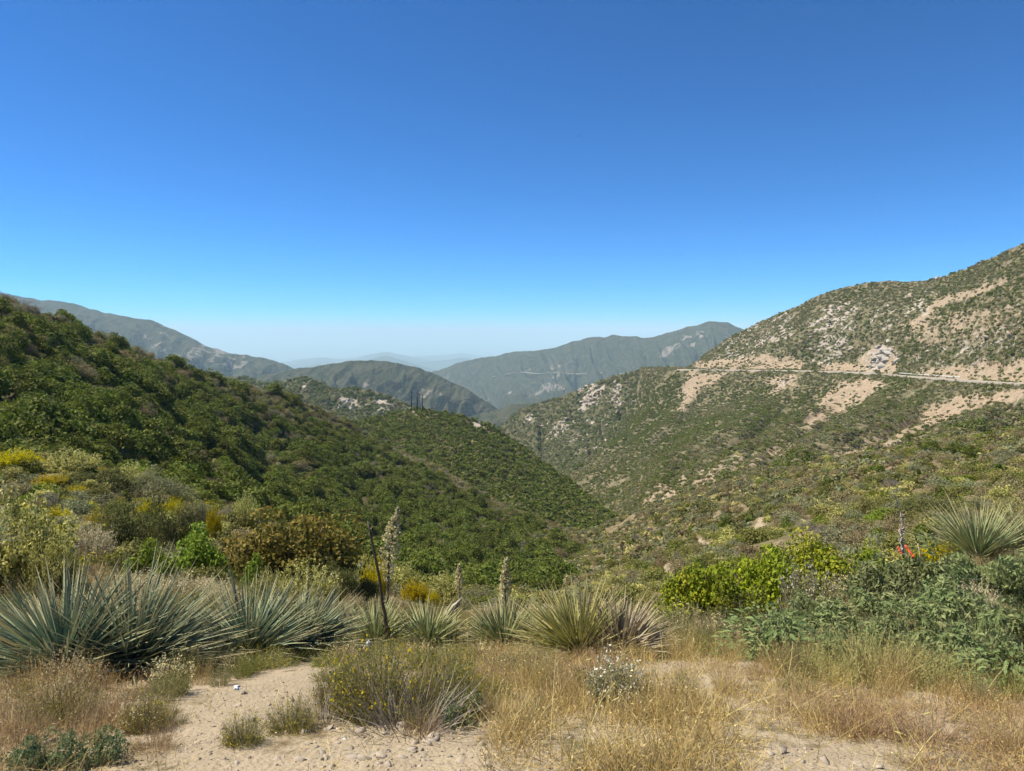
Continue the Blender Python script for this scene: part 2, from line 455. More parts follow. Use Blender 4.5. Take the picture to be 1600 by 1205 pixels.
# long slope on the right that carries the road
ROAD = [(1062,577,574),(1075,577.2,567),(1150,578,535),(1250,579,485),(1350,582,430),(1430,588,372),(1500,593,315),(1600,599,250),(1800,618,180),(2200,660,115)]
E_BARE = [
 (0.85, [(1072,578),(1092,565),(1150,557),(1200,552),(1250,560),(1262,579)]), [(1340,583),(1345,560),(1362,540),(1395,535),(1402,560),(1400,587)],
 [(1262,579),(1300,566),(1340,570),(1345,583)],
 (0.85, [(1400,590),(1440,578),(1490,568),(1540,562),(1600,562),(1660,572),(1660,605),(1500,594)]),
 [(1480,477),(1500,457),(1543,441),(1585,429),(1575,440),(1535,458),(1505,470)],
 (0.85, [(1420,505),(1450,475),(1490,455),(1500,460),(1465,485),(1430,512)]),
 (0.95, [(1072,582),(1140,582),(1110,602),(1082,625),(1066,645),(1050,655),(1066,615)]),
 (0.7, [(1195,592),(1245,584),(1250,600),(1215,620),(1198,615)]),
 (1.0, [(1233,682),(1256,648),(1288,618),(1308,598),(1350,589),(1385,598),(1352,622),(1300,650)]),
 (1.0, [(1285,724),(1340,692),(1400,662),(1450,636),(1505,616),(1600,607),(1640,612),(1565,630),(1475,658),(1395,696),(1330,720)]),
 (0.55, [(985,775),(1060,745),(1150,712),(1240,690),(1260,700),(1180,730),(1090,765),(1010,795)]),
 (0.5, [(1400,500),(1600,470),(1600,520),(1500,545),(1420,540)]),
]
E_ROCK = [
 (0.38, [(1085,565),(1110,535),(1160,510),(1235,490),(1240,530),(1200,550),(1120,560)]),
 (0.53, [(1262,575),(1275,530),(1265,500),(1300,470),(1340,470),(1335,520),(1310,570)]),
 (0.37, [(1335,500),(1420,460),(1470,450),(1450,490),(1380,520)]), (0.6, [(1344,585),(1350,555),(1370,538),(1396,536),(1400,556),(1385,582)]),
 (0.31, [(1400,560),(1500,520),(1600,500),(1600,560),(1500,580)]), (0.37, [(1200,610),(1215,595),(1245,590),(1240,612)]),
]
hillside_right = Hill('hillside_right', [
 [(1000,595,700),(1040,585,690),(1075,573,670),(1110,547,650),(1150,522,630),(1200,498,600),(1250,476,565),(1300,455,545),(1350,443,520),(1395,439,500),(1430,440,480),(1480,430,440),(1540,407,390),(1600,380,350),(1800,330,290),(2200,300,230)],
 [(1000,588,670),(1072,574,625),(1150,552,585),(1250,527,520),(1350,508,468),(1450,505,400),(1540,492,330),(1600,478,290),(1800,460,220),(2200,440,150)],
 [(1000,574.5,652),(1069,576,585),(1150,576,548),(1250,576.5,497),(1350,579,441),(1430,584,382),(1500,588.5,324),(1600,593,258),(1800,610,187),(2200,645,121)],
 [(1000,576,638),(1069,578.5,568),(1150,579.5,532),(1250,581,480),(1350,584.5,425),(1430,590.5,367),(1500,596,310),(1600,603,245),(1800,625,174),(2200,672,110)],
 [(985,640,580),(1060,612,535),(1150,607,490),(1250,610,430),(1350,615,375),(1430,620,325),(1500,623,272),(1600,630,215),(1800,650,150),(2200,690,100)],
 [(935,700,490),(1000,680,455),(1080,665,400),(1180,655,345),(1300,650,285),(1420,648,232),(1550,650,180),(1700,655,140),(2200,700,92)],
 [(872,742,425),(940,738,385),(1020,722,320),(1120,700,265),(1230,688,215),(1350,680,175),(1500,672,132),(1700,670,112),(2200,710,86)],
 [(895,768,385),(945,795,320),(990,798,262),(1060,775,205),(1150,748,165),(1300,724,134),(1500,692,114),(1750,672,102),(2200,730,82)],
 [(900,830,360),(945,850,300),(1000,850,230),(1060,830,180),(1150,800,150),(1300,780,125),(1500,745,108),(1750,720,98),(2200,790,80)],
], 420, 200, mat_slope('scrub_soil_right', 0.9, litter=(0.20, 0.16, 0.10)), rough=0.004, gully=7, gl=75, spurs=(10, 13.0, 0.9), bench=0.355, bare=E_BARE, rock=E_ROCK, wob=7,
 vpos=[0, .2, .34, .37, .47, .60, .75, .9, 1], crest_jit=2.5)

# rocky spur below the road's bend
F_ROCK = [(0.63, [(903,635),(910,612),(925,602),(948,598),(940,620),(925,632),(908,645)]), (0.56, [(950,625),(962,600),(985,592),(975,610),(960,640)]),
 (0.59, [(850,690),(858,668),(880,655),(895,652),(888,672),(870,685)]), (0.63, [(818,664),(822,645),(832,645),(830,660)]),
 (0.49, [(1000,590),(1015,578),(1040,575),(1035,582),(1012,592)]), (0.35, [(880,720),(910,700),(950,690),(945,705),(905,720)]), (0.32, [(880,690),(930,650),(985,620),(975,660),(920,690)])]
rocky_spur = Hill('rocky_spur', [
 [(690,720,960),(750,690,930),(785,663,900),(815,640,880),(860,626,850),(905,609,810),(941,592,780),(975,584,750),(1019,574,710),(1050,573,680),(1085,575,660)],
 [(690,750,880),(790,690,830),(850,668,790),(905,645,750),(960,628,710),(1020,606,670),(1085,590,640)],
 [(700,800,760),(820,725,700),(880,705,650),(940,680,620),(1000,650,600),(1085,620,590)],
 [(720,860,640),(860,752,540),(890,738,500),(950,710,490),(1010,680,510),(1085,650,540)],
 [(740,900,600),(870,800,500),(960,760,470),(1085,700,500)],
], 220, 110, mat_slope('scrub_soil_spur', 1.2), rough=0.004, gully=10, gl=90, spurs=(7, 30.0, -0.6), rock=F_ROCK, crest_jit=3, wob=6)

# nearer hill with white rocks, seen over the left hill's crest
far_knoll = Hill('hill_white_rocks', [
 [(330,590,900),(380,588,860),(420,598,820),(445,594,800),(475,590,780),(500,597,760),(525,607,740),(569,609,720),(616,622,700),(640,632,690),(690,655,680),(760,700,660)],
 [(330,620,820),(450,620,740),(550,640,680),(640,665,640),(760,730,600)],
 [(330,680,740),(450,680,660),(600,700,600),(760,780,540)],
], 160, 60, mat_slope('scrub_soil_knoll', 1.5), rough=0.005, gully=10, gl=80, crest_jit=3, spurs=(7, 22.0, 0.3),
 rock=[[(525,625),(535,620),(555,625),(560,640),(540,640)], (0.6, [(570,625),(610,622),(625,640),(590,650)]), (0.7, [(630,630),(650,628),(655,640),(638,642)]), (0.8, [(470,596),(480,596),(484,606),(472,606)])])

M_MT = mat_slope('mountain_scrub', 9.0, litter=(0.065, 0.062, 0.036), green=(0.030, 0.039, 0.019), soil=(0.11, 0.092, 0.06), rock=(0.23, 0.195, 0.16), bumpd=1.6)
mid_mountain = Hill('mountain_middle', [
 [(240,640,2150),(330,606,2120),(390,592,2100),(430,583,2080),(470,576,2050),(505,570,2000),(540,566,1980),(580,563,1950),(620,567,1930),(650,574,1920),(690,590,1900),(730,608,1880),(770,635,1860),(800,655,1840),(860,700,1800)],
 [(240,660,1900),(400,625,1850),(560,600,1760),(640,615,1720),(720,640,1700),(860,730,1650)],
 [(240,720,1600),(450,690,1500),(640,680,1400),(860,780,1350)],
], 300, 160, M_MT, rough=0.006, gully=40, gl=300, crest_jit=4, spurs=(12, 120.0, 0.5),
 rock=[(0.34, [(560,592),(590,585),(592,606),(575,612)]), (0.29, [(605,600),(690,605),(690,625),(610,620)]), (0.34, [(725,632),(745,630),(748,642),(728,644)])])
left_mountain = Hill('mountain_left', [
 [(-500,464,3300),(-100,456,3250),(0,459,3220),(60,467,3200),(130,479,3150),(180,491,3120),(230,499,3080),(265,512,3050),(300,530,3020),(330,545,3000),(370,552,2980),(400,557,2960),(440,568,2920),(470,580,2900),(520,605,2850)],
 [(-500,520,2800),(0,520,2750),(180,540,2650),(330,580,2500),(430,592,2450),(520,625,2400)],
 [(-500,620,2300),(0,620,2250),(250,640,2100),(520,680,2000)],
], 320, 170, M_MT, rough=0.006, gully=70, gl=480, crest_jit=4, spurs=(15, 200.0, 0.5),
 rock=[(0.36, [(255,560),(330,530),(400,560),(390,580),(320,580)]), (0.29, [(200,510),(290,530),(260,560)])])
G_ROCK = [(0.43, [(1025,565),(1035,540),(1065,525),(1100,512),(1112,516),(1080,540),(1045,560)]), (0.46, [(810,585),(822,572),(832,578),(806,602)]), (0.34, [(855,585),(870,568),(895,570),(880,588)]),
 (0.32, [(690,588),(710,584),(712,590),(690,593)]), (0.32, [(830,600),(880,585),(900,600),(850,625)]), (0.29, [(740,620),(800,610),(850,620),(800,640)])]
right_mountain = Hill('mountain_right', [
 [(560,630,4400),(640,600,4300),(685,578,4250),(712,569,4200),(740,562,4150),(800,551,4000),(850,547,3900),(880,540,3850),(905,531,3800),(925,527,3750),(945,527,3720),(960,524,3700),(985,526,3650),(1003,529,3620),(1025,525,3580),(1060,516,3520),(1090,507,3450),(1115,503,3400),(1135,504,3380),(1150,511,3350),(1220,535,3250),(1350,560,3200)],
 [(560,640,4000),(690,592,3900),(800,578,3650),(900,562,3450),(1000,560,3250),(1100,545,3050),(1350,590,2900)],
 [(560,650,3500),(700,605,3350),(800,600,3150),(900,592,2950),(1000,588,2800),(1100,585,2700),(1350,620,2600)],
 [(560,690,2700),(740,645,2500),(850,640,2350),(950,640,2250),(1100,640,2200),(1350,680,2150)],
 [(560,760,2200),(850,720,1900),(1100,720,1800),(1350,740,1800)],
], 460, 220, M_MT, rough=0.006, gully=80, gl=520, crest_jit=4, rock=G_ROCK, spurs=(17, 260.0, -0.5))
valley_hill = Hill('hill_valley', [
 [(700,660,1600),(745,648,1580),(775,640,1560),(800,633,1530),(830,630,1500),(880,628,1450),(960,610,1400),(1060,600,1350)],
 [(700,690,1400),(800,665,1350),(1060,640,1250)],
 [(700,760,1100),(820,740,1080),(1060,700,1000)],
], 160, 80, M_MT, rough=0.005, gully=20, gl=200, crest_jit=3, spurs=(7, 60.0, 0.3))

# valley floor, distant plain, faint hills on it
ZP = -880.0
def mat_plain_far():
    t = NT('far_plain'); co = t.coords()
    n = t.noise(co, 1 / 3000.0, 6, 0.6)
    t.link(t.mix(n, (0.09, 0.10, 0.09), (0.22, 0.20, 0.17)), t.b.inputs['Base Color']); return t.m
k = 64
ang = np.linspace(0, 2 * math.pi, k, endpoint=False)
radii = [0.0, 3000, 8000, 20000, 50000, 90000]
V = [np.array([[0, 0, ZP]])]
for r_ in radii[1:]: V.append(np.stack([r_ * np.cos(ang), r_ * np.sin(ang), 0 * ang + ZP], -1))
bm = bmesh.new()
vs = [bm.verts.new(p) for p in np.concatenate(V)]
for i in range(k):
    bm.faces.new((vs[0], vs[1 + i], vs[1 + (i + 1) % k]))
    for q in range(len(radii) - 2):
        a0 = 1 + q * k
        bm.faces.new((vs[a0 + i], vs[a0 + k + i], vs[a0 + k + (i + 1) % k], vs[a0 + (i + 1) % k]))
me = bpy.data.meshes.new('plain'); bm.to_mesh(me); bm.free(); me.materials.append(mat_plain_far())
struct(obj('plain', me))
def far_hill(name, pts, D):
    pts = [(a, b, D) for a, b in pts]
    return Hill(name, [pts, [(a, b + 14, D * 0.95) for a, b, _ in pts], [(a, 640, D * 0.85) for a, b, _ in pts]], 120, 30, M_MT, rough=0.001, gully=120, gl=1500, crest_jit=1.0, foot=0.0, bdrop=(0.05, 0.05, 0.02))
far_hill('distant_hill', [(380,600),(440,582),(480,573),(505,570),(530,574),(555,570),(585,560),(603,556),(622,561),(650,570),(700,582),(800,600)], 10500)
far_hill('distant_hills', [(500,580),(560,574),(620,570),(660,566),(700,562),(722,559),(740,563),(790,572),(900,590)], 13500)

# ------------------------------------------------------------------ haze: one box of pale air round everything
hm = bpy.data.materials.new('haze'); hm.use_nodes = True
hn = hm.node_tree; hn.nodes.remove(hn.nodes['Principled BSDF'])
pv = hn.nodes.new('ShaderNodeVolumePrincipled')
pv.inputs['Color'].default_value = (0.64, 0.89, 1.0, 1)
pv.inputs['Density'].default_value = 0.95e-4
pv.inputs['Anisotropy'].default_value = 0.0
hn.links.new(pv.outputs[0], hn.nodes['Material Output'].inputs['Volume'])
bm = bmesh.new(); bmesh.ops.create_cube(bm, size=1.0)
HT = 196.0; HB = ZP - 1.0
for v in bm.verts:
    v.co.x *= 190000; v.co.y *= 190000; v.co.z = HT if v.co.z > 0 else HB
me = bpy.data.meshes.new('haze'); bm.to_mesh(me); bm.free(); me.materials.append(hm)
stuff(obj('haze', me))
for h_ in (hill_left, hill_middle, hillside_right, rocky_spur, far_knoll, mid_mountain, left_mountain, right_mountain, valley_hill):
    assert HB < h_.P[..., 2].min() and h_.P[..., 2].max() < HT - 4, (h_.o.name, h_.P[..., 2].min(), h_.P[..., 2].max())

# ------------------------------------------------------------------ foliage geometry
def unit(v): return v / np.maximum(np.linalg.norm(v, axis=-1, keepdims=True), 1e-9)
def leaf_quads(c, n, L, W, r, droop=0.0):
    """rhombic leaves: centres c, facing n, lengths L, widths W"""
    N = len(c)
    t = unit(np.cross(n, r.normal(size=(N, 3)))); b = np.cross(n, t)
    L = np.broadcast_to(np.asarray(L, float), (N,))[:, None]; W = np.broadcast_to(np.asarray(W, float), (N,))[:, None]
    v = np.stack([c - t * L * .5, c + b * W * .5 + n * W * .18, c + t * L * .5, c - b * W * .5 + n * W * .18], 1)
    return v.reshape(-1, 3), np.arange(4 * N).reshape(N, 4)
def join(parts):
    """parts: list of (V, F, C) with quads -> one V, F, C"""
    Vs, Fs, Cs, o = [], [], [], 0
    for v, f, c in parts:
        Vs.append(v); Fs.append(f + o); Cs.append(np.broadcast_to(c, (len(v), 3))); o += len(v)
    return np.concatenate(Vs), np.concatenate(Fs), np.concatenate(Cs)
def ribbons(base, d, L, w0, w1, r, bend=0.25, seg=3, up=0.0):
    """curved tapering blades (flat strips with a random facing): base (N,3), direction d, length L"""
    N = len(base); L = np.broadcast_to(np.asarray(L, float), (N,))[:, None]
    d = unit(d); side = unit(np.cross(d, r.normal(size=(N, 3))))
    g = unit(r.normal(size=(N, 3))) * bend + np.array([0, 0, up])
    pts = []
    for k in range(seg + 1):
        s = k / seg
        p = base + d * L * s + g * L * s * s
        w = (w0 * (1 - s) + w1 * s)
        w = np.broadcast_to(np.asarray(w, float), (N,))[:, None]
        pts += [p - side * w * .5, p + side * w * .5]
    V = np.stack(pts, 1)                                    # N, 2(seg+1), 3
    m = 2 * (seg + 1)
    f = np.array([[2*k, 2*k+1, 2*k+3, 2*k+2] for k in range(seg)])
    F = (np.arange(N)[:, None, None] * m + f[None]).reshape(-1, 4)
    tips = base + d * L + g * L
    return V.reshape(-1, 3), F, tips
def tube(pts, rad, n=6, cap=True):
    pts = np.asarray(pts, float); rad = np.broadcast_to(np.asarray(rad, float), (len(pts),))
    V = []
    for i, p in enumerate(pts):
        t = unit(pts[min(i + 1, len(pts) - 1)] - pts[max(i - 1, 0)])
        a = np.array([1.0, 0, 0]) if abs(t[0]) < 0.8 else np.array([0, 1.0, 0])
        x = unit(np.cross(t, a)); y = np.cross(t, x)
        th = np.linspace(0, 2 * math.pi, n, endpoint=False)
        V.append(p + rad[i] * (np.cos(th)[:, None] * x + np.sin(th)[:, None] * y))
    V = np.concatenate(V); F = []
    for i in range(len(pts) - 1):
        for j in range(n):
            F.append((i*n+j, i*n+(j+1)%n, (i+1)*n+(j+1)%n, (i+1)*n+j))
    if cap:
        c = len(V); V = np.concatenate([V, pts[:1], pts[-1:]]); k = (len(pts) - 1) * n
        for j in range(0, n, 2):
            F.append((c, (j+2)%n, (j+1)%n, j)); F.append((c+1, k+j, k+(j+1)%n, k+(j+2)%n))
    return V, np.array(F)
def cmix(a, b, f): return np.asarray(a) * (1 - f[:, None]) + np.asarray(b) * f[:, None]

def crown(r, npuff, nleaf, L, W, cols, H=0.8, tops=None, puff=(0.22, 0.4), spread=0.78, low=-0.15, asp=1.0):
    """unit-radius leafy crown: leaves gathered in clumps over an uneven dome. cols: palette; tops: (colour, amount) for upper leaves"""
    th = r.random(npuff) * 2 * math.pi; zz = low + (1 - low) * r.random(npuff) ** 0.8
    rr = np.sqrt(np.clip(1 - np.clip(zz, 0, 1) ** 2, 0, 1))
    lob = 0.8 + 0.28 * np.sin(2 * th + r.random() * 6) + 0.18 * np.sin(3 * th + r.random() * 6)
    k = spread * (0.62 + 0.42 * r.random(npuff)) * lob
    C = np.stack([rr * np.cos(th) * k, rr * np.sin(th) * k * asp, np.maximum(zz, 0.02) * H * k + 0.12 * H], -1)
    R_ = puff[0] + (puff[1] - puff[0]) * r.random(npuff)
    i = r.integers(0, npuff, nleaf)
    d = unit(r.normal(size=(nleaf, 3)) + np.array([0, 0, 0.35]))
    rad = R_[i] * (0.55 + 0.5 * r.random(nleaf) ** 0.6)
    c = C[i] + d * rad[:, None] * np.array([1, 1, 0.85]); c[:, 2] = np.maximum(c[:, 2], 0.01)
    n = unit(d + 0.75 * r.normal(size=(nleaf, 3)))
    s = 0.7 + 0.6 * r.random(nleaf)
    V, F = leaf_quads(c, n, L * s, W * s, r)
    P = np.asarray(cols, float)
    pc = P[r.integers(0, len(P), npuff)][i]; lc = P[r.integers(0, len(P), nleaf)]
    col = 0.6 * pc + 0.4 * lc
    if tops is not None:
        f = np.clip((c[:, 2] / (H * 0.95) - 0.45) * 1.8, 0, 1) * tops[1] * (r.random(nleaf) < 0.75) * (0.5 + 0.5 * r.random(npuff)[i])
        col = cmix(col, tops[0], f) if np.ndim(tops[0]) == 1 else col
    return V, F, np.repeat(col, 4, 0)
def stems(r, n, H, w, col, spread=0.8, from_r=0.12):
    th = r.random(n) * 2 * math.pi
    b = np.stack([from_r * np.cos(th), from_r * np.sin(th), 0 * th - 0.05], -1)
    d = np.stack([np.cos(th) * spread * r.random(n), np.sin(th) * spread * r.random(n), 0.7 + 0 * th], -1)
    V, F, tips = ribbons(b, d, H * (0.6 + 0.4 * r.random(n)), w, w * 0.35, r, 0.18)
    V2, F2, _ = ribbons(b + 0.001, d, H * (0.6 + 0.4 * r.random(n)), w, w * 0.35, r, 0.18)
    return join([(V, F, np.array(col)), (V2, F2, np.array(col) * 1.1)])
def wands(r, n, H, spread, nleaf, L, W, cols, stemc, stemw=0.012, leaf_from=0.3, plume=None, plume_from=0.65, bend=0.2, base_r=0.3, up=0.1, round_=0.35):
    """shrub of many upright wands. returns (stems), (leaves), (plumes)"""
    th = r.random(n) * 2 * math.pi; q = np.sqrt(r.random(n))
    b = np.stack([base_r * q * np.cos(th), base_r * q * np.sin(th), 0 * th - 0.03], -1)
    tilt = spread * q
    d = unit(np.stack([np.cos(th) * tilt, np.sin(th) * tilt, 1 + 0 * th], -1) + 0.12 * r.normal(size=(n, 3)))
    Ls = H * (1 - round_ * q * q) * (0.65 + 0.4 * r.random(n))
    gdir = unit(r.normal(size=(n, 3))) * bend + np.array([0, 0, up])
    rs = np.random.default_rng(int(r.integers(1e9)))
    side = unit(np.cross(d, rs.normal(size=(n, 3))))
    pts = []; seg = 3
    for k in range(seg + 1):
        s = k / seg; p = b + d * Ls[:, None] * s + gdir * Ls[:, None] * s * s
        w = stemw * (1 - 0.75 * s); pts += [p - side * w * .5, p + side * w * .5]
    V = np.stack(pts, 1).reshape(-1, 3); m = 2 * (seg + 1)
    f = np.array([[2*k, 2*k+1, 2*k+3, 2*k+2] for k in range(seg)])
    F = (np.arange(n)[:, None, None] * m + f[None]).reshape(-1, 4)
    sc = np.asarray(stemc, float); sc = sc if sc.ndim == 2 else sc[None]
    st = (V, F, np.repeat(sc[r.integers(0, len(sc), n)], m, 0))
    def along(cnt, lo, hi, L, W, cols, jit, pw=1.0):
        i = r.integers(0, n, cnt); s = lo + (hi - lo) * r.random(cnt) ** pw
        p = b[i] + d[i] * (Ls[i] * s)[:, None] + gdir[i] * (Ls[i] * s * s)[:, None] + r.normal(size=(cnt, 3)) * jit
        nn = unit(r.normal(size=(cnt, 3)) + np.array([0, 0, 0.3])); sz = 0.6 + 0.8 * r.random(cnt)
        V, F = leaf_quads(p, nn, L * sz, W * sz, r)
        P = np.asarray(cols, float)
        return V, F, np.repeat(P[r.integers(0, len(P), n)][i] * 0.6 + P[r.integers(0, len(P), cnt)] * 0.4, 4, 0)
    lv = along(nleaf, leaf_from, 0.97, L, W, cols, 0.02 * H) if nleaf else None
    pl = None
    if plume is not None:
        cnt, pL, pW, pc = plume; pl = along(cnt, plume_from, 1.02, pL, pW, pc, 0.022 * H, 0.8)
    return st, lv, pl

# ------------------------------------------------------------------ hillside shrub prototypes (one crown mesh each, used many times)
OAK = [(0.115, 0.148, 0.034), (0.150, 0.182, 0.042), (0.088, 0.114, 0.029), (0.175, 0.188, 0.055)]
OLIVE = [(0.185, 0.185, 0.062), (0.225, 0.215, 0.082), (0.155, 0.165, 0.056)]
DUSTY = [(0.27, 0.225, 0.125), (0.225, 0.195, 0.11), (0.31, 0.26, 0.155)]
CREAM = [(0.46, 0.40, 0.19), (0.38, 0.345, 0.15), (0.54, 0.48, 0.25)]
SAGE = [(0.245, 0.25, 0.14), (0.205, 0.22, 0.12), (0.285, 0.275, 0.165)]
GOLD = [(0.46, 0.36, 0.030), (0.38, 0.30, 0.03), (0.50, 0.36, 0.03)]
LIME = [(0.19, 0.235, 0.045), (0.16, 0.205, 0.045), (0.225, 0.255, 0.06)]
FOLIVE = [(0.175, 0.18, 0.072), (0.205, 0.205, 0.088), (0.15, 0.158, 0.062)]
protos = bpy.data.collections.new('scrub_prototypes')       # never linked to the scene
PROTO = []
def proto(name, V, F, C, mat=None):
    me = mesh_np(name, V, F, C, mat or M_FOL); o = bpy.data.objects.new(name, me); PROTO.append(o); return me
r_ = np.random.default_rng(11)
KIND = {}
def mk(kind, k, fn):
    for i in range(k):
        KIND.setdefault(kind, []).append(len(PROTO)); proto('%s_%02d' % (kind, len(PROTO)), *fn(np.random.default_rng(100 * len(PROTO) + 5)))
mk('oak', 4, lambda r: crown(r, 34, 3000, 0.125, 0.072, OAK, 0.95))
mk('olive', 3, lambda r: crown(r, 28, 2000, 0.11, 0.055, OLIVE, 0.75))
mk('dusty', 3, lambda r: crown(r, 26, 1800, 0.11, 0.036, DUSTY, 0.7))
mk('sage', 3, lambda r: crown(r, 26, 1900, 0.11, 0.04, SAGE, 0.65))
mk('cream', 3, lambda r: crown(r, 30, 2100, 0.10, 0.045, OLIVE, 0.75, tops=(np.array((0.58, 0.53, 0.22)), 1.15)))
mk('gold', 2, lambda r: crown(r, 22, 1300, 0.10, 0.04, OLIVE, 0.7, tops=(np.array((0.60, 0.51, 0.04)), 1.3)))
mk('twiggy', 2, lambda r: crown(r, 20, 1500, 0.20, 0.014, [(0.24, 0.215, 0.185), (0.19, 0.17, 0.145), (0.28, 0.25, 0.21)], 0.75, None, (0.2, 0.4), 0.75))
mk('lime', 2, lambda r: crown(r, 26, 1900, 0.11, 0.06, LIME, 0.8))
# coarse ones for slopes several hundred metres away
mk('far_oak', 3, lambda r: crown(r, 10, 130, 0.40, 0.26, OAK, 0.8))
mk('far_olive', 3, lambda r: crown(r, 10, 120, 0.38, 0.24, FOLIVE, 0.65))
mk('far_dusty', 3, lambda r: crown(r, 10, 110, 0.36, 0.2, DUSTY, 0.6))
mk('far_sage', 3, lambda r: crown(r, 10, 110, 0.36, 0.2, [(0.20, 0.21, 0.115), (0.235, 0.235, 0.14)], 0.6))
mk('far_cream', 2, lambda r: crown(r, 10, 110, 0.36, 0.22, CREAM, 0.6))
def weed(n, nleaf, L, W, cols, stemc, plume=None, pf=0.75, spread=0.9, sw=0.012, lf=0.3, bend=0.2, br=0.35):
    def f(r):
        st, lv, pl = wands(r, n, 1.0, spread, nleaf, L, W, cols, stemc, sw, lf, plume, pf, bend, br, 0.0, 0.35)
        return join([q for q in (st, lv, pl) if q is not None])
    return f
mk('w_dead', 3, weed(150, 900, 0.06, 0.012, [(0.42, 0.31, 0.17), (0.33, 0.235, 0.13), (0.50, 0.38, 0.22)], [(0.36, 0.255, 0.15), (0.28, 0.195, 0.12), (0.45, 0.335, 0.20)], None, 0.7, 1.1, 0.010, 0.2, 0.35))
mk('w_feather', 2, weed(170, 1500, 0.06, 0.014, [(0.22, 0.225, 0.10), (0.27, 0.265, 0.13), (0.19, 0.2, 0.085)], [(0.25, 0.22, 0.12), (0.31, 0.25, 0.15)]))
mk('w_green', 2, weed(150, 1500, 0.06, 0.018, [(0.19, 0.20, 0.06), (0.15, 0.17, 0.05), (0.24, 0.235, 0.08)], [(0.20, 0.19, 0.075), (0.24, 0.21, 0.10)]))
mk('w_buck', 2, weed(160, 700, 0.05, 0.014, [(0.30, 0.24, 0.13), (0.23, 0.20, 0.10)], [(0.34, 0.25, 0.15), (0.26, 0.19, 0.12)], (700, 0.05, 0.036, [(0.60, 0.52, 0.31), (0.52, 0.43, 0.24), (0.66, 0.60, 0.40)])))
mk('w_straw', 3, weed(190, 260, 0.06, 0.012, [(0.58, 0.44, 0.22)], [(0.56, 0.42, 0.21), (0.48, 0.35, 0.17), (0.62, 0.48, 0.26), (0.40, 0.32, 0.14)], None, 0.7, 0.7, 0.010, 0.7, 0.3, 0.5))
# rock lumps
def rock_mesh(r, sub=2, flat=0.7, amp=0.35):
    """broken angular stone: hull of scattered points, edges roughened once"""
    bm = bmesh.new()
    pts = unit(r.normal(size=(9, 3))) * (0.7 + 0.45 * r.random((9, 1))) * (0.75 + 0.5 * r.random(3)) * np.array([1, 1, flat])
    for q in pts: bm.verts.new(q)
    h = bmesh.ops.convex_hull(bm, input=bm.verts)
    bmesh.ops.delete(bm, geom=[v for v in bm.verts if not v.link_faces], context='VERTS')
    bmesh.ops.triangulate(bm, faces=bm.faces)
    if sub > 1: bmesh.ops.subdivide_edges(bm, edges=bm.edges, cuts=sub - 1, use_grid_fill=True); bmesh.ops.triangulate(bm, faces=bm.faces)
    bm.verts.index_update()
    V = np.array([v.co[:] for v in bm.verts]); Fc = np.array([[v.index for v in f.verts] for f in bm.faces]); bm.free()
    V = V + r.normal(size=V.shape) * 0.035 * amp / 0.35
    return V, Fc
def mat_rock(name, c, bd=0.1):
    t = NT(name); co = t.coords(); oi = t.new('ShaderNodeObjectInfo')
    n = t.noise(co, 2.2, 4, 0.65)
    a = t.mix(n, tuple(0.6 * x for x in c), tuple(1.2 * x for x in c))
    h = t.new('ShaderNodeHueSaturation'); t.link(a, h.inputs['Color'])
    t.link(t.math('ADD', t.math('MULTIPLY', oi.outputs['Random'], 0.4), 0.8), h.inputs['Value'])
    t.link(h.outputs[0], t.b.inputs['Base Color']); t.bump(n, 0.6, bd); return t.m
M_ROCK = mat_rock('rock_tan', (0.34, 0.285, 0.22)); M_ROCKW = mat_rock('rock_pale', (0.42, 0.38, 0.325)); M_STONE = mat_rock('stone', (0.34, 0.285, 0.215), 0.002)
ROCKM = []
for i in range(4):
    V, F = rock_mesh(np.random.default_rng(40 + i), 2); ROCKM.append((V, F))
    me = mesh_np('rock', V, F, None, M_ROCK); o = bpy.data.objects.new('rock_%02d' % len(PROTO), me); KIND.setdefault('rock', []).append(len(PROTO)); PROTO.append(o)
for i in range(4):
    me = mesh_np('pebble', *ROCKM[i], None, M_STONE); o = bpy.data.objects.new('pebble', me); KIND.setdefault('pebble', []).append(len(PROTO)); PROTO.append(o)
# names sort in the order of the list so that the instance index picks the right one
for i, o in enumerate(PROTO): o.name = 'p%03d_scrub' % i; protos.objects.link(o)

def scatter_group():
    ng = bpy.data.node_groups.new('scatter', 'GeometryNodeTree')
    ng.interface.new_socket('Geometry', in_out='INPUT', socket_type='NodeSocketGeometry')
    ng.interface.new_socket('Geometry', in_out='OUTPUT', socket_type='NodeSocketGeometry')
    N, L = ng.nodes, ng.links
    gi, go = N.new('NodeGroupInput'), N.new('NodeGroupOutput')
    ci = N.new('GeometryNodeCollectionInfo'); ci.inputs['Collection'].default_value = protos
    ci.inputs['Separate Children'].default_value = True; ci.inputs['Reset Children'].default_value = True
    ip = N.new('GeometryNodeInstanceOnPoints'); ip.inputs['Pick Instance'].default_value = True
    def na(nm, t):
        n = N.new('GeometryNodeInputNamedAttribute'); n.data_type = t; n.inputs['Name'].default_value = nm
        return n.outputs['Attribute']
    L.new(gi.outputs[0], ip.inputs['Points']); L.new(ci.outputs[0], ip.inputs['Instance'])
    L.new(na('pick', 'INT'), ip.inputs['Instance Index'])
    L.new(na('rot', 'FLOAT_VECTOR'), ip.inputs['Rotation']); L.new(na('size', 'FLOAT_VECTOR'), ip.inputs['Scale'])
    L.new(ip.outputs[0], go.inputs[0]); return ng
SCAT = scatter_group()
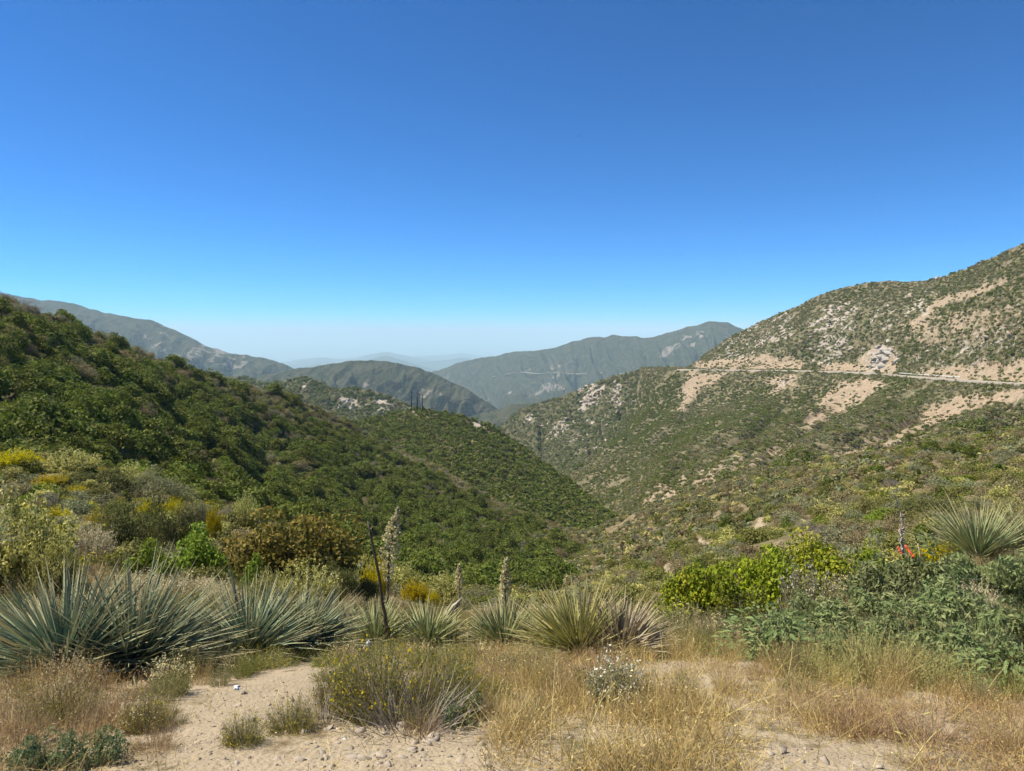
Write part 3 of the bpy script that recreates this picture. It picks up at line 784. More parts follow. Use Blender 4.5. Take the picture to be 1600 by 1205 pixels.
def scatter(name, P, pick, rot, size, label, cat):
    me = bpy.data.meshes.new(name); n = len(P)
    me.vertices.add(n); me.vertices.foreach_set('co', np.asarray(P, np.float32).ravel())
    a = me.attributes.new('pick', 'INT', 'POINT'); a.data.foreach_set('value', np.asarray(pick, np.int32))
    a = me.attributes.new('rot', 'FLOAT_VECTOR', 'POINT'); a.data.foreach_set('vector', np.asarray(rot, np.float32).ravel())
    a = me.attributes.new('size', 'FLOAT_VECTOR', 'POINT'); a.data.foreach_set('vector', np.asarray(size, np.float32).ravel())
    o = obj(name, me); m = o.modifiers.new('scatter', 'NODES'); m.node_group = SCAT
    return stuff(o, label, cat)
def choose(r, kinds, n):
    """kinds: list of (name, weight array or number)"""
    W = np.stack([np.broadcast_to(np.asarray(w, float), (n,)) for _, w in kinds], 1); W = np.maximum(W, 0) + 1e-9
    W = W.cumsum(1) / W.sum(1, keepdims=True); k = (r.random(n)[:, None] > W).sum(1)
    out = np.empty(n, int); nm = np.empty(n, object)
    for i, (kn, _) in enumerate(kinds):
        s = k == i; out[s] = r.choice(KIND[kn], s.sum()); nm[s] = kn
    return out, nm
def veg_params(r, n, size, lo=0.6, hi=1.4):
    s = size * (lo + (hi - lo) * r.random(n) ** 1.3)
    return np.stack([s * (0.85 + 0.3 * r.random(n)), s * (0.85 + 0.3 * r.random(n)), s * (0.8 + 0.4 * r.random(n))], -1), np.stack([r.normal(size=n) * .08, r.normal(size=n) * .08, r.random(n) * 6.283], -1)
LABELS_MID = {
 'oak': ('oak_shrub', '', 'shrub', 'scrub oaks of the left hillside'),
 'olive': ('olive_shrub', 'olive green shrub', 'shrub', 'olive shrubs of the slopes'),
 'dusty': ('dusty_shrub', 'dry brownish shrub', 'shrub', 'dry brown shrubs of the slopes'),
 'sage': ('sage_shrub', 'grey green sage shrub', 'shrub', 'grey green sage of the slopes'),
 'cream': ('flowering_shrub', 'round shrub with cream flowering top', 'shrub', 'cream flowering shrubs of the slopes'),
 'gold': ('broom_shrub', 'golden yellow broom', 'shrub', 'golden brooms of the slopes'),
 'lime': ('green_shrub', 'fresh green leafy shrub', 'shrub', 'fresh green shrubs of the slopes'),
}
LANDMARKS = [(10, 'the largest yellow broom'), (78, 'the second yellow broom'), (116, 'the pale yellow broom'), (160, 'the olive mound'), (205, 'the dark fine leaved shrub'), (250, 'the grey mound'), (280, 'the greenish broom'),
 (310, 'the green leafy bush'), (337, 'the small orange broom'), (386, 'the cream topped shrub'), (430, 'the left of the sumac'), (475, 'the middle of the sumac'), (520, 'the right of the sumac'), (575, 'the bare stalk'), (615, 'the tallest flower stalk'),
 (650, 'the yellow broom'), (690, 'the broken stalk'), (718, 'the small faded stalk'), (755, 'the grey brown shrub'), (790, 'the pointed flower stalk'), (845, 'the pale yucca'), (885, 'the tiny pale stalk'), (930, 'the yellow tipped yucca'), (980, 'the withered yucca'),
 (1050, 'the feathery weed'), (1112, 'the left sumac'), (1160, 'the dark shaded shrub'), (1205, 'the middle sumac'), (1262, 'the white flowered shrub'), (1305, 'the right sumac'), (1340, 'the pink buckwheat'), (1375, 'the vivid green bush'), (1415, 'the orange strips'), (1465, 'the dull yellow broom'), (1530, 'the right yucca'), (1590, 'the right edge yucca')]
def individuals(P, pick, names, rot, size, order, cap):
    """the largest-looking shrubs as objects of their own; returns mask of those taken"""
    taken = np.zeros(len(P), bool)
    for i in order[:cap]:
        nm, lab, cat, grp = LABELS_MID[names[i]]
        x_, y_ = proj(P[i]); d_ = P[i][1]; big = size[i][0] / d_ * FPX
        lm = min(LANDMARKS, key=lambda q: abs(q[0] - x_))[1]
        if names[i] == 'oak':
            sw = 'huge' if big > 52 else 'large' if big > 40 else 'mid-size' if big > 32 else 'smaller'
            c_ = float(np.interp(x_, [0, 150, 250, 400, 537, 662, 803, 955], [455, 499, 547, 594, 640, 699, 777, 841]))
            f_ = (y_ - c_) / (np.interp(x_, [0, 200, 350, 500, 700, 868], [712, 742, 797, 862, 928, 940]) - c_)
            hz = 'near the crest' if f_ < 0.25 else 'high' if f_ < 0.45 else 'halfway up' if f_ < 0.65 else 'low' if f_ < 0.85 else 'at the foot'
            lab = '%s oak shrub %s on the left hill above %s' % (sw, hz, lm)
        else:
            sw = 'large' if big > 26 else 'mid-size' if big > 17 else 'small'
            wh = 'close behind' if d_ < 22 else 'behind' if d_ < 32 else 'well behind' if d_ < 48 else 'far behind'
            lab = '%s %s %s %s' % (sw, lab, wh, lm)
        o = obj(nm, PROTO[pick[i]].data, None, P[i], rot[i], size[i]); tag(o, lab, cat, grp); taken[i] = True
    return taken

# left hill
r = np.random.default_rng(21)
P, ba, ro, area = hill_left.sample(10500, r)
px, py = proj(P); keep = (r.random(len(P)) > 0.92 * np.maximum(ba, ro * 0.85)) & (fbm(P[:, 0] / 7 + 3, P[:, 1] / 7, 3) > -0.40 + 0.15 * r.random(len(P))); P = P[keep]; px = px[keep]; py = py[keep]
cy = np.interp(px, [-400, 0, 150, 250, 400, 537, 662, 803, 955], [425, 470, 515, 560, 604, 650, 708, 786, 850])
near_crest = np.clip(1 - (py - cy) / 60, 0, 1)
nz = fbm(P[:, 0] / 14, P[:, 1] / 14, 3)
rim = np.clip(1 - (py - cy) / 26, 0, 1) * (px > 470)          # the dry rim where the hill drops to the spur behind
pick, nm = choose(r, [('oak', 0.85 + 1.9 * nz - 0.5 * near_crest - 3 * rim), ('olive', 0.34 + 0.6 * near_crest - 0.5 * nz), ('dusty', 0.18 + 0.8 * near_crest - 0.5 * nz + 2.0 * rim), ('sage', 0.16 + 0.35 * near_crest - 0.4 * nz), ('cream', 0.012 + 0.16 * near_crest + 0.5 * rim), ('lime', 0.06 + 0.1 * (nz > 0.3)), ('twiggy', 0.11)], len(P))
sz, rt = veg_params(r, len(P), 1.3, 0.4, 1.8)
sz *= (np.where(nm == 'oak', 1.2, 0.85) * (1 - 0.35 * rim) * (1 + 0.55 * fbm(P[:, 0] / 9 + 40, P[:, 1] / 9, 2)))[:, None]
P[:, 2] -= 0.15
D = P[:, 1]; vis = (px > 5) & (px < 1595) & (py < 925) & (py > cy + 4) & (nm == 'oak')
order = np.argsort(-np.where(vis, sz[:, 0] / D, 0))
tk = individuals(P, pick, nm, rt, sz, order, 290)
scatter('chaparral_left', P[~tk], pick[~tk], rt[~tk], sz[~tk], 'dense dark chaparral covering the left hill', 'chaparral')

DARK = [(0.9, [(935,715),(965,645),(1020,600),(1062,582),(1072,605),(1050,650),(1005,690)]), (0.4, [(1075,645),(1130,605),(1240,600),(1300,600),(1250,660),(1130,690),(1000,725)]), (0.3, [(1400,480),(1470,455),(1600,430),(1600,470),(1480,500)])]
def cover(hill, name, n, kinds, size, label, seed, thin=0.9, sink=0.1, zs=1.0, gap=-0.9):
    r = np.random.default_rng(seed)
    P, ba, ro, area = hill.sample(n, r)
    px, py = proj(P); al = -0.87 * px + 0.5 * py; pe = 0.5 * px + 0.87 * py
    dn = 0.7 * fbm(pe / 9 + seed, al / 45, 4, 0.6) + 0.6 * fbm(P[:, 0] / 30, P[:, 1] / 30, 3)
    keep = (r.random(len(P)) > thin * np.maximum(ba, ro * 0.8)) & (dn > gap + 0.25 * r.random(len(P))); P = P[keep]
    nz = fbm(P[:, 0] / 40, P[:, 1] / 40, 3); px, py = proj(P)
    for wgt, poly in DARK: nz = nz + wgt * in_poly(px + 8 * r.normal(size=len(P)), py + 5 * r.normal(size=len(P)), poly)
    pick, nm = choose(r, [(k, w(nz) if callable(w) else w) for k, w in kinds], len(P))
    sz, rt = veg_params(r, len(P), size); sz[:, 2] *= zs; P[:, 2] -= sink
    return scatter(name, P, pick, rt, sz, label, 'chaparral')
cover(hill_middle, 'chaparral_middle', 7000, [('far_oak', lambda z: 1.3 + z), ('far_olive', 0.35), ('far_dusty', lambda z: 0.12 - 0.3 * z), ('far_cream', 0.02)], 1.8, 'dense dark scrub covering the knoll with the poles', 31)
cover(hillside_right, 'scrub_right', 56000, [('far_oak', lambda z: 0.35 + 1.4 * z), ('far_olive', 0.8), ('far_dusty', lambda z: 0.5 - z), ('far_sage', lambda z: 0.55 - z), ('far_cream', 0.03)], 1.18, 'low scrub covering the right hillside below and above the road', 32, thin=0.9, zs=0.85, gap=-0.38)
cover(rocky_spur, 'scrub_spur', 13000, [('far_oak', lambda z: 0.6 + 1.4 * z), ('far_olive', 0.8), ('far_dusty', 0.3), ('far_sage', 0.5)], 2.6, 'scrub covering the rocky spur below the bend', 33, zs=0.8, gap=-0.5)
cover(far_knoll, 'scrub_knoll', 6500, [('far_oak', lambda z: 0.8 + z), ('far_olive', 0.6), ('far_sage', 0.3)], 2.8, 'dark scrub covering the hill with white rocks', 34, zs=0.8, gap=-0.6)
# broken rock on the open patches
def rocks(hill, name, n, size, label, seed, lim=0.3):
    r = np.random.default_rng(seed); P, ba, ro, _ = hill.sample(n, r, 0); P = P[r.random(len(P)) < ro]
    m = len(P); s = size * (0.22 + 1.3 * r.random(m) ** 5)
    scatter(name, P, r.choice(KIND['rock'], m), r.random((m, 3)) * 6.28 * np.array([.1, .1, 1]), np.stack([s, s, s], -1) * (0.7 + 0.6 * r.random((m, 3))), label, 'rocks')
rocks(hillside_right, 'broken_rock', 17000, 1.7, 'broken pale rock on the steep face above the road', 41)
rocks(rocky_spur, 'spur_rock', 14000, 2.6, 'broken pale rock on the spur', 42)

# slopes of the near ground between 14 m and 180 m
r = np.random.default_rng(51)
n = 9000
u = r.random(n); Y = np.exp(math.log(13) + (math.log(178) - math.log(13)) * u); X = (r.random(n) * 2 - 1) * Y * 0.80
keep = r.random(n) < np.clip((Y / 60) ** 1.2, 0.10, 1.0)
X, Y = X[keep], Y[keep]; P = np.stack([X, Y, ground_z(X, Y)], -1); px, py = proj(P)
bm_ = poly_mask(px, py, BARE_NEAR, 6, 0.02)
PATH = fbm(X / 9, Y / 9, 3) > 0.30
keep = (bm_ < 0.3) & ~PATH & ~((Y < 24) & (px > 340) & (px < 1160)); P = P[keep]; px = px[keep]; py = py[keep]; Y = Y[keep]
left = px < 800
nz = fbm(P[:, 0] / 10, P[:, 1] / 10, 3)
pick, nm = choose(r, [('olive', np.where(left, 0.7, 0.55) + 0.6 * nz), ('sage', 0.5), ('dusty', np.where(left, 0.22, 0.45) - 0.4 * nz), ('cream', np.where(left, 0.50, 0.40)), ('gold', np.where(left, 0.26, 0.05)), ('lime', np.where(left, 0.05, 0.09)), ('oak', np.where(left & (Y > 40), 0.8, 0.04)), ('twiggy', 0.06)], len(P))
sz, rt = veg_params(r, len(P), 0.72, 0.45, 1.5); sz *= np.clip(0.7 + Y / 100, 0.7, 1.25)[:, None]
P[:, 2] -= 0.06
vis = (px > 5) & (px < 1595) & (nm != 'oak') & (nm != 'twiggy')
order = np.argsort(-np.where(vis, sz[:, 0] / Y, 0))
tk = individuals(P, pick, nm, rt, sz, order, 320)
scatter('scrub_near', P[~tk], pick[~tk], rt[~tk], sz[~tk], 'low mixed scrub scattered over the near slopes', 'scrub')

# more low scrub on the farther part of that slope
r = np.random.default_rng(57)
n = 10500; Y = 45 + 140 * np.sqrt(r.random(n)); X = (r.random(n) * 1.75 - 0.35) * Y * 0.55
P = np.stack([X, Y, ground_z(X, Y)], -1); px, py = proj(P)
k = (poly_mask(px, py, BARE_NEAR, 6, 0.02) < 0.3) & (px > 860) & (px < 1680) & (fbm(X / 11, Y / 11, 3) < 0.22); P = P[k]; n = len(P)
nz = fbm(P[:, 0] / 16, P[:, 1] / 16, 3)
pick, nm = choose(r, [('far_olive', 0.5 + nz), ('far_sage', 0.7), ('far_dusty', 0.75 - nz), ('far_oak', 0.05 + 0.6 * nz), ('far_cream', 0.28)], n)
sz, rt = veg_params(r, n, 0.85, 0.4, 1.5); P[:, 2] -= 0.08
scatter('scrub_valley', P, pick, rt, sz, 'low scrub covering the slope between the thicket and the road', 'scrub')
# low weeds filling the gaps between the near plants
r = np.random.default_rng(58)
n = 2600; Y = np.exp(math.log(3.15) + math.log(17 / 3.15) * r.random(n)); X = (r.random(n) * 2 - 1) * Y * 0.78
P = np.stack([X, Y, ground_z(X, Y)], -1); px, py = proj(P)
bw = poly_mask(px, py, BARE_NEAR[:4], 8, 0.02)
k = (bw < 0.3) & (r.random(n) < np.clip((Y - 2.6) / 4, 0.25, 1)) & ~((py > 1090) & (px > 700) & (r.random(n) < 0.6)); P, px, py, Y = P[k], px[k], py[k], Y[k]; n = len(P)
gold = (py > 1030) & (px > 740); rt_ = (px > 1150) & (py < 1080)
pick, nm = choose(r, [('w_dead', np.where(gold, 0.4, 0.12) + 0.4 * (px < 260) * (py > 1030)), ('w_straw', np.where(gold, 1.0, 0.22)), ('w_feather', np.where(gold, 0.2, 0.6) + 0.4 * rt_), ('w_green', np.where(gold, 0.15, 0.7)), ('w_buck', np.where(gold, 0.06, 0.22))], n)
s_w = np.minimum(0.06 + 0.018 * Y, 0.22) * (0.6 + 0.8 * r.random(n)); s_h = s_w * (0.9 + 0.7 * r.random(n)) * np.where(nm == 'w_straw', 1.25, 1.0) * np.where((px > 450) & (px < 1060) & (py > 985) & (py < 1075), 0.6, 1.0)
scatter('low_weeds', P, pick, np.stack([0 * s_w, 0 * s_w, 6.28 * r.random(n)], -1), np.stack([s_w, s_w, s_h], -1), 'tangle of low dry weeds between the foreground plants', 'weeds')

# ------------------------------------------------------------------ near plants: kinds with stems, foliage and flowers, unit width and height
NEAR = {}
def near_kind(name, variants, fn):
    NEAR[name] = []
    for i in range(variants):
        r = np.random.default_rng(1000 + 37 * len(NEAR) + i); parts = {}
        for pn, geo, mat in fn(r):
            if geo is not None: parts[pn] = mesh_np(name + '_' + pn, geo[0], geo[1], geo[2], mat)
        NEAR[name].append(parts)
def k_leafy(cols, n, L, W, npuff=44, tops=None, H=0.86, stemc=(0.16, 0.12, 0.09), puff=(0.16, 0.3), ns=26):
    return lambda r: [('stems', stems(r, ns, 0.8, 0.03, stemc), M_WOOD), ('foliage', crown(r, npuff, n, L, W, cols, H, tops, puff, 0.82, 0.02), M_FOL)]
def k_wand(n, nleaf, L, W, cols, stemc, plume=None, pf=0.65, spread=0.85, stemw=0.012, lf=0.3, bend=0.15, base_r=0.35, round_=0.35):
    def f(r):
        st, lv, pl = wands(r, n, 0.95, spread, nleaf, L, W, cols, stemc, stemw, lf, plume, pf, bend, base_r, 0.02, round_)
        return [('stems', st, M_WOOD), ('foliage', lv, M_FOL), ('flowers', pl, M_FOL)]
    return f
GREYT = [(0.27, 0.225, 0.175), (0.20, 0.165, 0.125), (0.33, 0.28, 0.22)]
near_kind('brown_sumac', 1, k_leafy([(0.16, 0.165, 0.045), (0.20, 0.185, 0.055), (0.13, 0.145, 0.04), (0.24, 0.195, 0.065)], 13000, 0.052, 0.032, 70, (np.array((0.36, 0.25, 0.09)), 0.62)))
near_kind('green_sumac', 2, k_leafy([(0.22, 0.275, 0.045), (0.29, 0.33, 0.055), (0.16, 0.21, 0.04), (0.36, 0.355, 0.065), (0.19, 0.22, 0.045)], 11000, 0.058, 0.038, 66))
near_kind('leafy_light', 2, k_leafy([(0.21, 0.28, 0.06), (0.26, 0.33, 0.08), (0.17, 0.235, 0.05)], 7000, 0.078, 0.052, 48))
near_kind('dark_shrub', 2, k_leafy([(0.135, 0.138, 0.052), (0.165, 0.162, 0.068), (0.11, 0.118, 0.044)], 9000, 0.050, 0.022, 55))
near_kind('grey_shrub', 2, k_leafy([(0.21, 0.21, 0.115), (0.25, 0.24, 0.14), (0.18, 0.185, 0.095)], 7500, 0.055, 0.020, 50))
near_kind('cream_shrub', 3, k_wand(330, 7500, 0.055, 0.02, [(0.17, 0.185, 0.045), (0.21, 0.22, 0.06), (0.14, 0.16, 0.04)], (0.17, 0.13, 0.08), (7000, 0.045, 0.026, [(0.52, 0.485, 0.20), (0.45, 0.43, 0.15), (0.60, 0.56, 0.28)]), 0.68))
near_kind('gold_broom', 2, k_wand(320, 4000, 0.05, 0.014, [(0.22, 0.21, 0.05), (0.17, 0.17, 0.045)], (0.18, 0.17, 0.06), (7500, 0.045, 0.024, [(0.56, 0.485, 0.04), (0.49, 0.43, 0.035), (0.60, 0.48, 0.035)]), 0.5))
near_kind('white_flower_shrub', 2, k_wand(300, 4200, 0.05, 0.022, [(0.22, 0.215, 0.10), (0.27, 0.25, 0.12)], GREYT, (520, 0.042, 0.038, [(0.66, 0.62, 0.46), (0.58, 0.54, 0.40), (0.72, 0.69, 0.56)]), 0.8, 0.9))
near_kind('buckwheat', 2, k_wand(420, 2600, 0.04, 0.012, [(0.30, 0.24, 0.13), (0.23, 0.20, 0.10)], [(0.34, 0.25, 0.15), (0.26, 0.19, 0.12)], (3600, 0.032, 0.026, [(0.60, 0.53, 0.34), (0.52, 0.43, 0.26), (0.68, 0.63, 0.45)]), 0.78, 0.9, 0.008))
near_kind('wiry_shrub', 3, k_wand(560, 4600, 0.042, 0.010, [(0.215, 0.205, 0.065), (0.17, 0.175, 0.055), (0.27, 0.25, 0.09)], [(0.20, 0.19, 0.075), (0.27, 0.21, 0.15), (0.24, 0.21, 0.10)], (420, 0.028, 0.02, [(0.52, 0.43, 0.04)]), 0.75, 0.95, 0.009, 0.35, 0.14, 0.22))
near_kind('dead_weed', 3, k_wand(420, 2600, 0.05, 0.008, [(0.42, 0.31, 0.17), (0.33, 0.235, 0.13), (0.50, 0.38, 0.22)], [(0.36, 0.255, 0.15), (0.28, 0.195, 0.12), (0.45, 0.335, 0.20)], None, 0.7, 1.1, 0.007, 0.2, 0.35, 0.3))
near_kind('grey_green_weed', 3, lambda r: [('stems', stems(r, 60, 0.9, 0.016, (0.19, 0.19, 0.11), 0.9, 0.3), M_WOOD), ('foliage', crown(r, 46, 3000, 0.13, 0.036, [(0.175, 0.215, 0.095), (0.215, 0.25, 0.115), (0.14, 0.175, 0.075), (0.27, 0.285, 0.14)], 0.85, None, (0.15, 0.3), 0.85, 0.0), M_FOL), ])
near_kind('grey_twigs', 1, lambda r: [('twigs', join([wands(r, 420, 0.95, 1.5, 0, 0, 0, [(0, 0, 0)], GREYT, 0.016, 0.3, None, 0.7, 0.4, 0.4, 0.0, 0.2)[0]]), M_WOOD)])
near_kind('green_grass_clump', 2, k_wand(520, 1800, 0.05, 0.010, [(0.38, 0.33, 0.15), (0.30, 0.28, 0.11)], [(0.28, 0.26, 0.10), (0.36, 0.31, 0.14), (0.21, 0.215, 0.075)], None, 0.8, 0.7, 0.009, 0.6, 0.25, 0.4))
near_kind('feathery_weed', 2, k_wand(480, 4600, 0.045, 0.009, [(0.22, 0.225, 0.11), (0.27, 0.265, 0.14), (0.19, 0.2, 0.09)], [(0.25, 0.22, 0.12), (0.31, 0.25, 0.15)], (500, 0.03, 0.02, [(0.50, 0.42, 0.24)]), 0.8, 0.9, 0.008))
near_kind('low_green_weed', 2, lambda r: [('stems', stems(r, 24, 0.5, 0.03, (0.18, 0.17, 0.09)), M_WOOD), ('foliage', crown(r, 30, 2600, 0.085, 0.034, [(0.145, 0.175, 0.09), (0.18, 0.205, 0.10), (0.12, 0.155, 0.075)], 0.8, None, (0.15, 0.3), 0.85, 0.0), M_FOL)])

def gp(px, D):
    """ground point under image column px at distance D (walks the column so that the plant appears there)"""
    x = (px - 800) / FPX * D
    for _ in range(4):
        z = float(ground_z(x, D)); d = D * CP - (z - ZC) * SP; x = (px - 800) / FPX * d
    return np.array([x, D, float(ground_z(x, D))])
def top_z(py, D):
    b = (602.5 - py) / FPX; return ZC + (b * CP - SP) / (CP + b * SP) * D
REPORT = []
_cnt = {}
def plant(kind, px, py, wpx, D, name, label, cat='shrub', depth=1.0, group=None, rot=None):
    g = gp(px, D); h = top_z(py, D) - g[2] + 0.04; w = wpx / FPX * D
    REPORT.append((name, kind, round(h, 2), round(w, 2), round(float(proj(g)[1]))))
    h = max(h, 0.2)
    k = _cnt.get(kind, 0); _cnt[kind] = k + 1
    e = obj(name, None, None, g - np.array([0, 0, 0.04]), (0, 0, (k * 2.4 + px * 0.01) if rot is None else rot))
    e.empty_display_size = 0.1
    tag(e, label, cat, group)
    made = {}
    for pn, me in NEAR[kind][k % len(NEAR[kind])].items():
        if pn == 'flowers' and 'stems' in made: obj(pn, me, made['stems'])          # flowers sit on their stems
        else: made[pn] = obj(pn, me, e, scale=(w * 0.56, w * 0.56 * depth, h * 1.06))
    return e

# --- left side, far to near
plant('gold_broom', 18, 700, 84, 38, 'golden_broom', 'large bright yellow broom at the left edge of the slope', 'broom')
plant('gold_broom', 78, 741, 62, 35, 'golden_broom', 'yellow broom just below the largest broom at the left edge', 'broom')
plant('gold_broom', 116, 758, 52, 32, 'golden_broom', 'pale yellow broom beside the dark olive shrub on the left', 'broom')
plant('gold_broom', 84, 792, 62, 26, 'golden_broom', 'yellow broom above the white dried buckwheat', 'broom')
plant('gold_broom', 152, 795, 40, 25, 'golden_broom', 'small yellow broom against the dark fine leaved shrub', 'broom')
plant('gold_broom', 232, 779, 46, 30, 'golden_broom', 'yellow broom behind the dark fine leaved shrub', 'broom')
plant('gold_broom', 268, 775, 50, 31, 'golden_broom', 'yellow broom with greenish top behind the dark shrub', 'broom')
plant('gold_broom', 335, 788, 30, 28, 'golden_broom', 'small orange yellow broom above the reddish sumac', 'broom')
plant('cream_shrub', 112, 703, 100, 40, 'cream_shrub', 'pale cream flowering shrub beside the largest yellow broom', 'shrub')
plant('cream_shrub', 200, 724, 70, 39, 'cream_shrub', 'cream flecked shrub above the dark olive mound on the left', 'shrub')
plant('dark_shrub', 155, 728, 110, 36, 'olive_mound', 'dark olive rounded shrub between the yellow brooms', 'shrub')
plant('grey_shrub', 250, 738, 110, 37, 'grey_mound', 'grey olive mound shrub at the foot of the left hill', 'shrub')
plant('cream_shrub', 386, 771, 48, 33, 'cream_shrub', 'cream topped shrub behind the reddish sumac', 'shrub')
plant('grey_shrub', 300, 775, 80, 30, 'grey_mound', 'grey shrub beside the small orange broom', 'shrub')
plant('grey_shrub', 40, 758, 80, 30, 'grey_mound', 'grey twiggy shrub below the yellow broom at the left edge', 'shrub')
plant('dark_shrub', 205, 776, 110, 20, 'dark_shrub', 'dark fine leaved shrub left of the green leafy bush', 'shrub')
plant('dark_shrub', 275, 787, 110, 19.5, 'dark_shrub', 'dark olive shrub directly behind the green leafy bush', 'shrub')
plant('buckwheat', 130, 806, 110, 15, 'white_buckwheat', 'dry buckwheat with whitish heads beside the cream shrub', 'buckwheat')
plant('cream_shrub', 35, 772, 190, 11, 'cream_shrub', 'large pale green shrub with cream plumes at the left edge', 'shrub')
plant('cream_shrub', 88, 838, 90, 10.5, 'cream_shrub', 'cream plumed branchy shrub behind the large yucca', 'shrub')
plant('leafy_light', 310, 830, 125, 15, 'leafy_bush', 'bright green broad leaved bush left of the reddish sumac', 'bush')
plant('leafy_light', 235, 858, 100, 14.2, 'leafy_bush', 'low bright green leafy bush in front of the dark shrub', 'bush')
plant('leafy_light', 398, 874, 62, 13, 'leafy_bush', 'small bright green leafy bush under the reddish sumac', 'bush')
plant('brown_sumac', 460, 796, 235, 16.5, 'reddish_sumac', 'large sumac with reddish brown top beside the bare stalk', 'sumac')
plant('dark_shrub', 528, 880, 90, 15.5, 'dark_shrub', 'dark shaded shrub at the right foot of the reddish sumac', 'shrub')
plant('cream_shrub', 478, 880, 120, 11.5, 'cream_shrub', 'cream plumed shrub behind the two blue yuccas', 'shrub')
plant('cream_shrub', 415, 893, 70, 11, 'cream_shrub', 'small cream plumed shrub left of the larger cream one', 'shrub')
plant('buckwheat', 215, 895, 120, 11, 'tan_buckwheat', 'pale tan buckwheat patch behind the large yucca', 'buckwheat')
plant('buckwheat', 290, 898, 130, 10.5, 'tan_buckwheat', 'golden tan buckwheat patch between the yuccas', 'buckwheat')
plant('buckwheat', 345, 905, 80, 9.5, 'tan_buckwheat', 'rusty buckwheat left of the blue yucca', 'buckwheat')
plant('low_green_weed', 20, 925, 80, 9, 'leafy_weed', 'low dark green weed under the cream shrub at the left edge', 'weed')
# --- centre, beyond the yuccas
plant('gold_broom', 588, 866, 60, 21, 'golden_broom', 'yellow broom behind the bare dark stalk', 'broom')
plant('gold_broom', 648, 905, 56, 24, 'golden_broom', 'yellow broom right of the tall flowering stalk', 'broom')
plant('gold_broom', 676, 922, 28, 22, 'golden_broom', 'small orange broom left of the broken stalk', 'broom')
plant('cream_shrub', 632, 880, 56, 27, 'cream_shrub', 'cream shrub at the foot of the oak slope behind the stalk', 'shrub')
plant('cream_shrub', 692, 897, 76, 29, 'cream_shrub', 'cream flecked shrub above the small orange broom', 'shrub')
plant('grey_shrub', 745, 915, 80, 27, 'grey_mound', 'grey brown shrub behind the broken stalk', 'shrub')
plant('cream_shrub', 800, 925, 60, 27, 'cream_shrub', 'low cream shrub behind the pointed flower stalk', 'shrub')
plant('dark_shrub', 570, 905, 70, 17, 'dark_shrub', 'dark green shrub behind the middle yuccas', 'shrub')
plant('buckwheat', 850, 950, 90, 18, 'tan_buckwheat', 'dry tan buckwheat in the gap above the pale yucca', 'buckwheat')
plant('grey_shrub', 900, 935, 70, 24, 'grey_mound', 'grey shrub at the mouth of the valley', 'shrub')
plant('buckwheat', 770, 945, 80, 16, 'tan_buckwheat', 'brown buckwheat at the foot of the pointed flower stalk', 'buckwheat')
# --- right side, far to near
plant('leafy_light', 1375, 800, 50, 36, 'green_bush', 'small vivid green rounded bush on the right slope', 'bush')
plant('green_sumac', 1200, 842, 195, 10.6, 'yellow_green_sumac', 'yellow green sumac in the middle of the sumac thicket', 'sumac')
plant('green_sumac', 1300, 842, 180, 11.2, 'yellow_green_sumac', 'bright yellow green sumac with flat top at the thicket right end', 'sumac')
plant('green_sumac', 1115, 868, 165, 9.4, 'yellow_green_sumac', 'rounded yellow green sumac at the left end of the thicket', 'sumac')
plant('green_sumac', 1360, 850, 80, 14, 'yellow_green_sumac', 'small yellow green sumac beside the orange tape', 'sumac')
plant('dark_shrub', 1160, 930, 120, 9.0, 'dark_shrub', 'dark shaded shrub under the yellow green sumacs', 'shrub')
plant('white_flower_shrub', 1262, 872, 110, 9.2, 'white_flower_shrub', 'shrub dotted with white flower heads in front of the sumacs', 'shrub')
plant('buckwheat', 1335, 893, 110, 9.0, 'white_buckwheat', 'whitish pink buckwheat right of the white flowered shrub', 'buckwheat')
plant('cream_shrub', 1015, 920, 60, 13, 'cream_shrub', 'cream shrub left of the sumac thicket', 'shrub')
plant('feathery_weed', 1065, 945, 170, 8.0, 'feathery_weed', 'feathery grey green weed above the bare golden patch', 'weed')
plant('feathery_weed', 1010, 955, 90, 8.4, 'feathery_weed', 'feathery weed behind the yellow tipped yucca', 'weed')
plant('low_green_weed', 1135, 960, 50, 7.8, 'leafy_weed', 'bright green leafy weed under the sumac', 'weed')
plant('gold_broom', 1465, 845, 90, 15, 'golden_broom', 'dull yellow broom behind the orange tape', 'broom')
plant('cream_shrub', 1580, 775, 80, 26, 'cream_shrub', 'yellowish cream shrub above the yucca on the right', 'shrub')
plant('dark_shrub', 1480, 775, 150, 34, 'dark_shrub', 'wide dark olive shrub behind the yucca on the right', 'shrub')
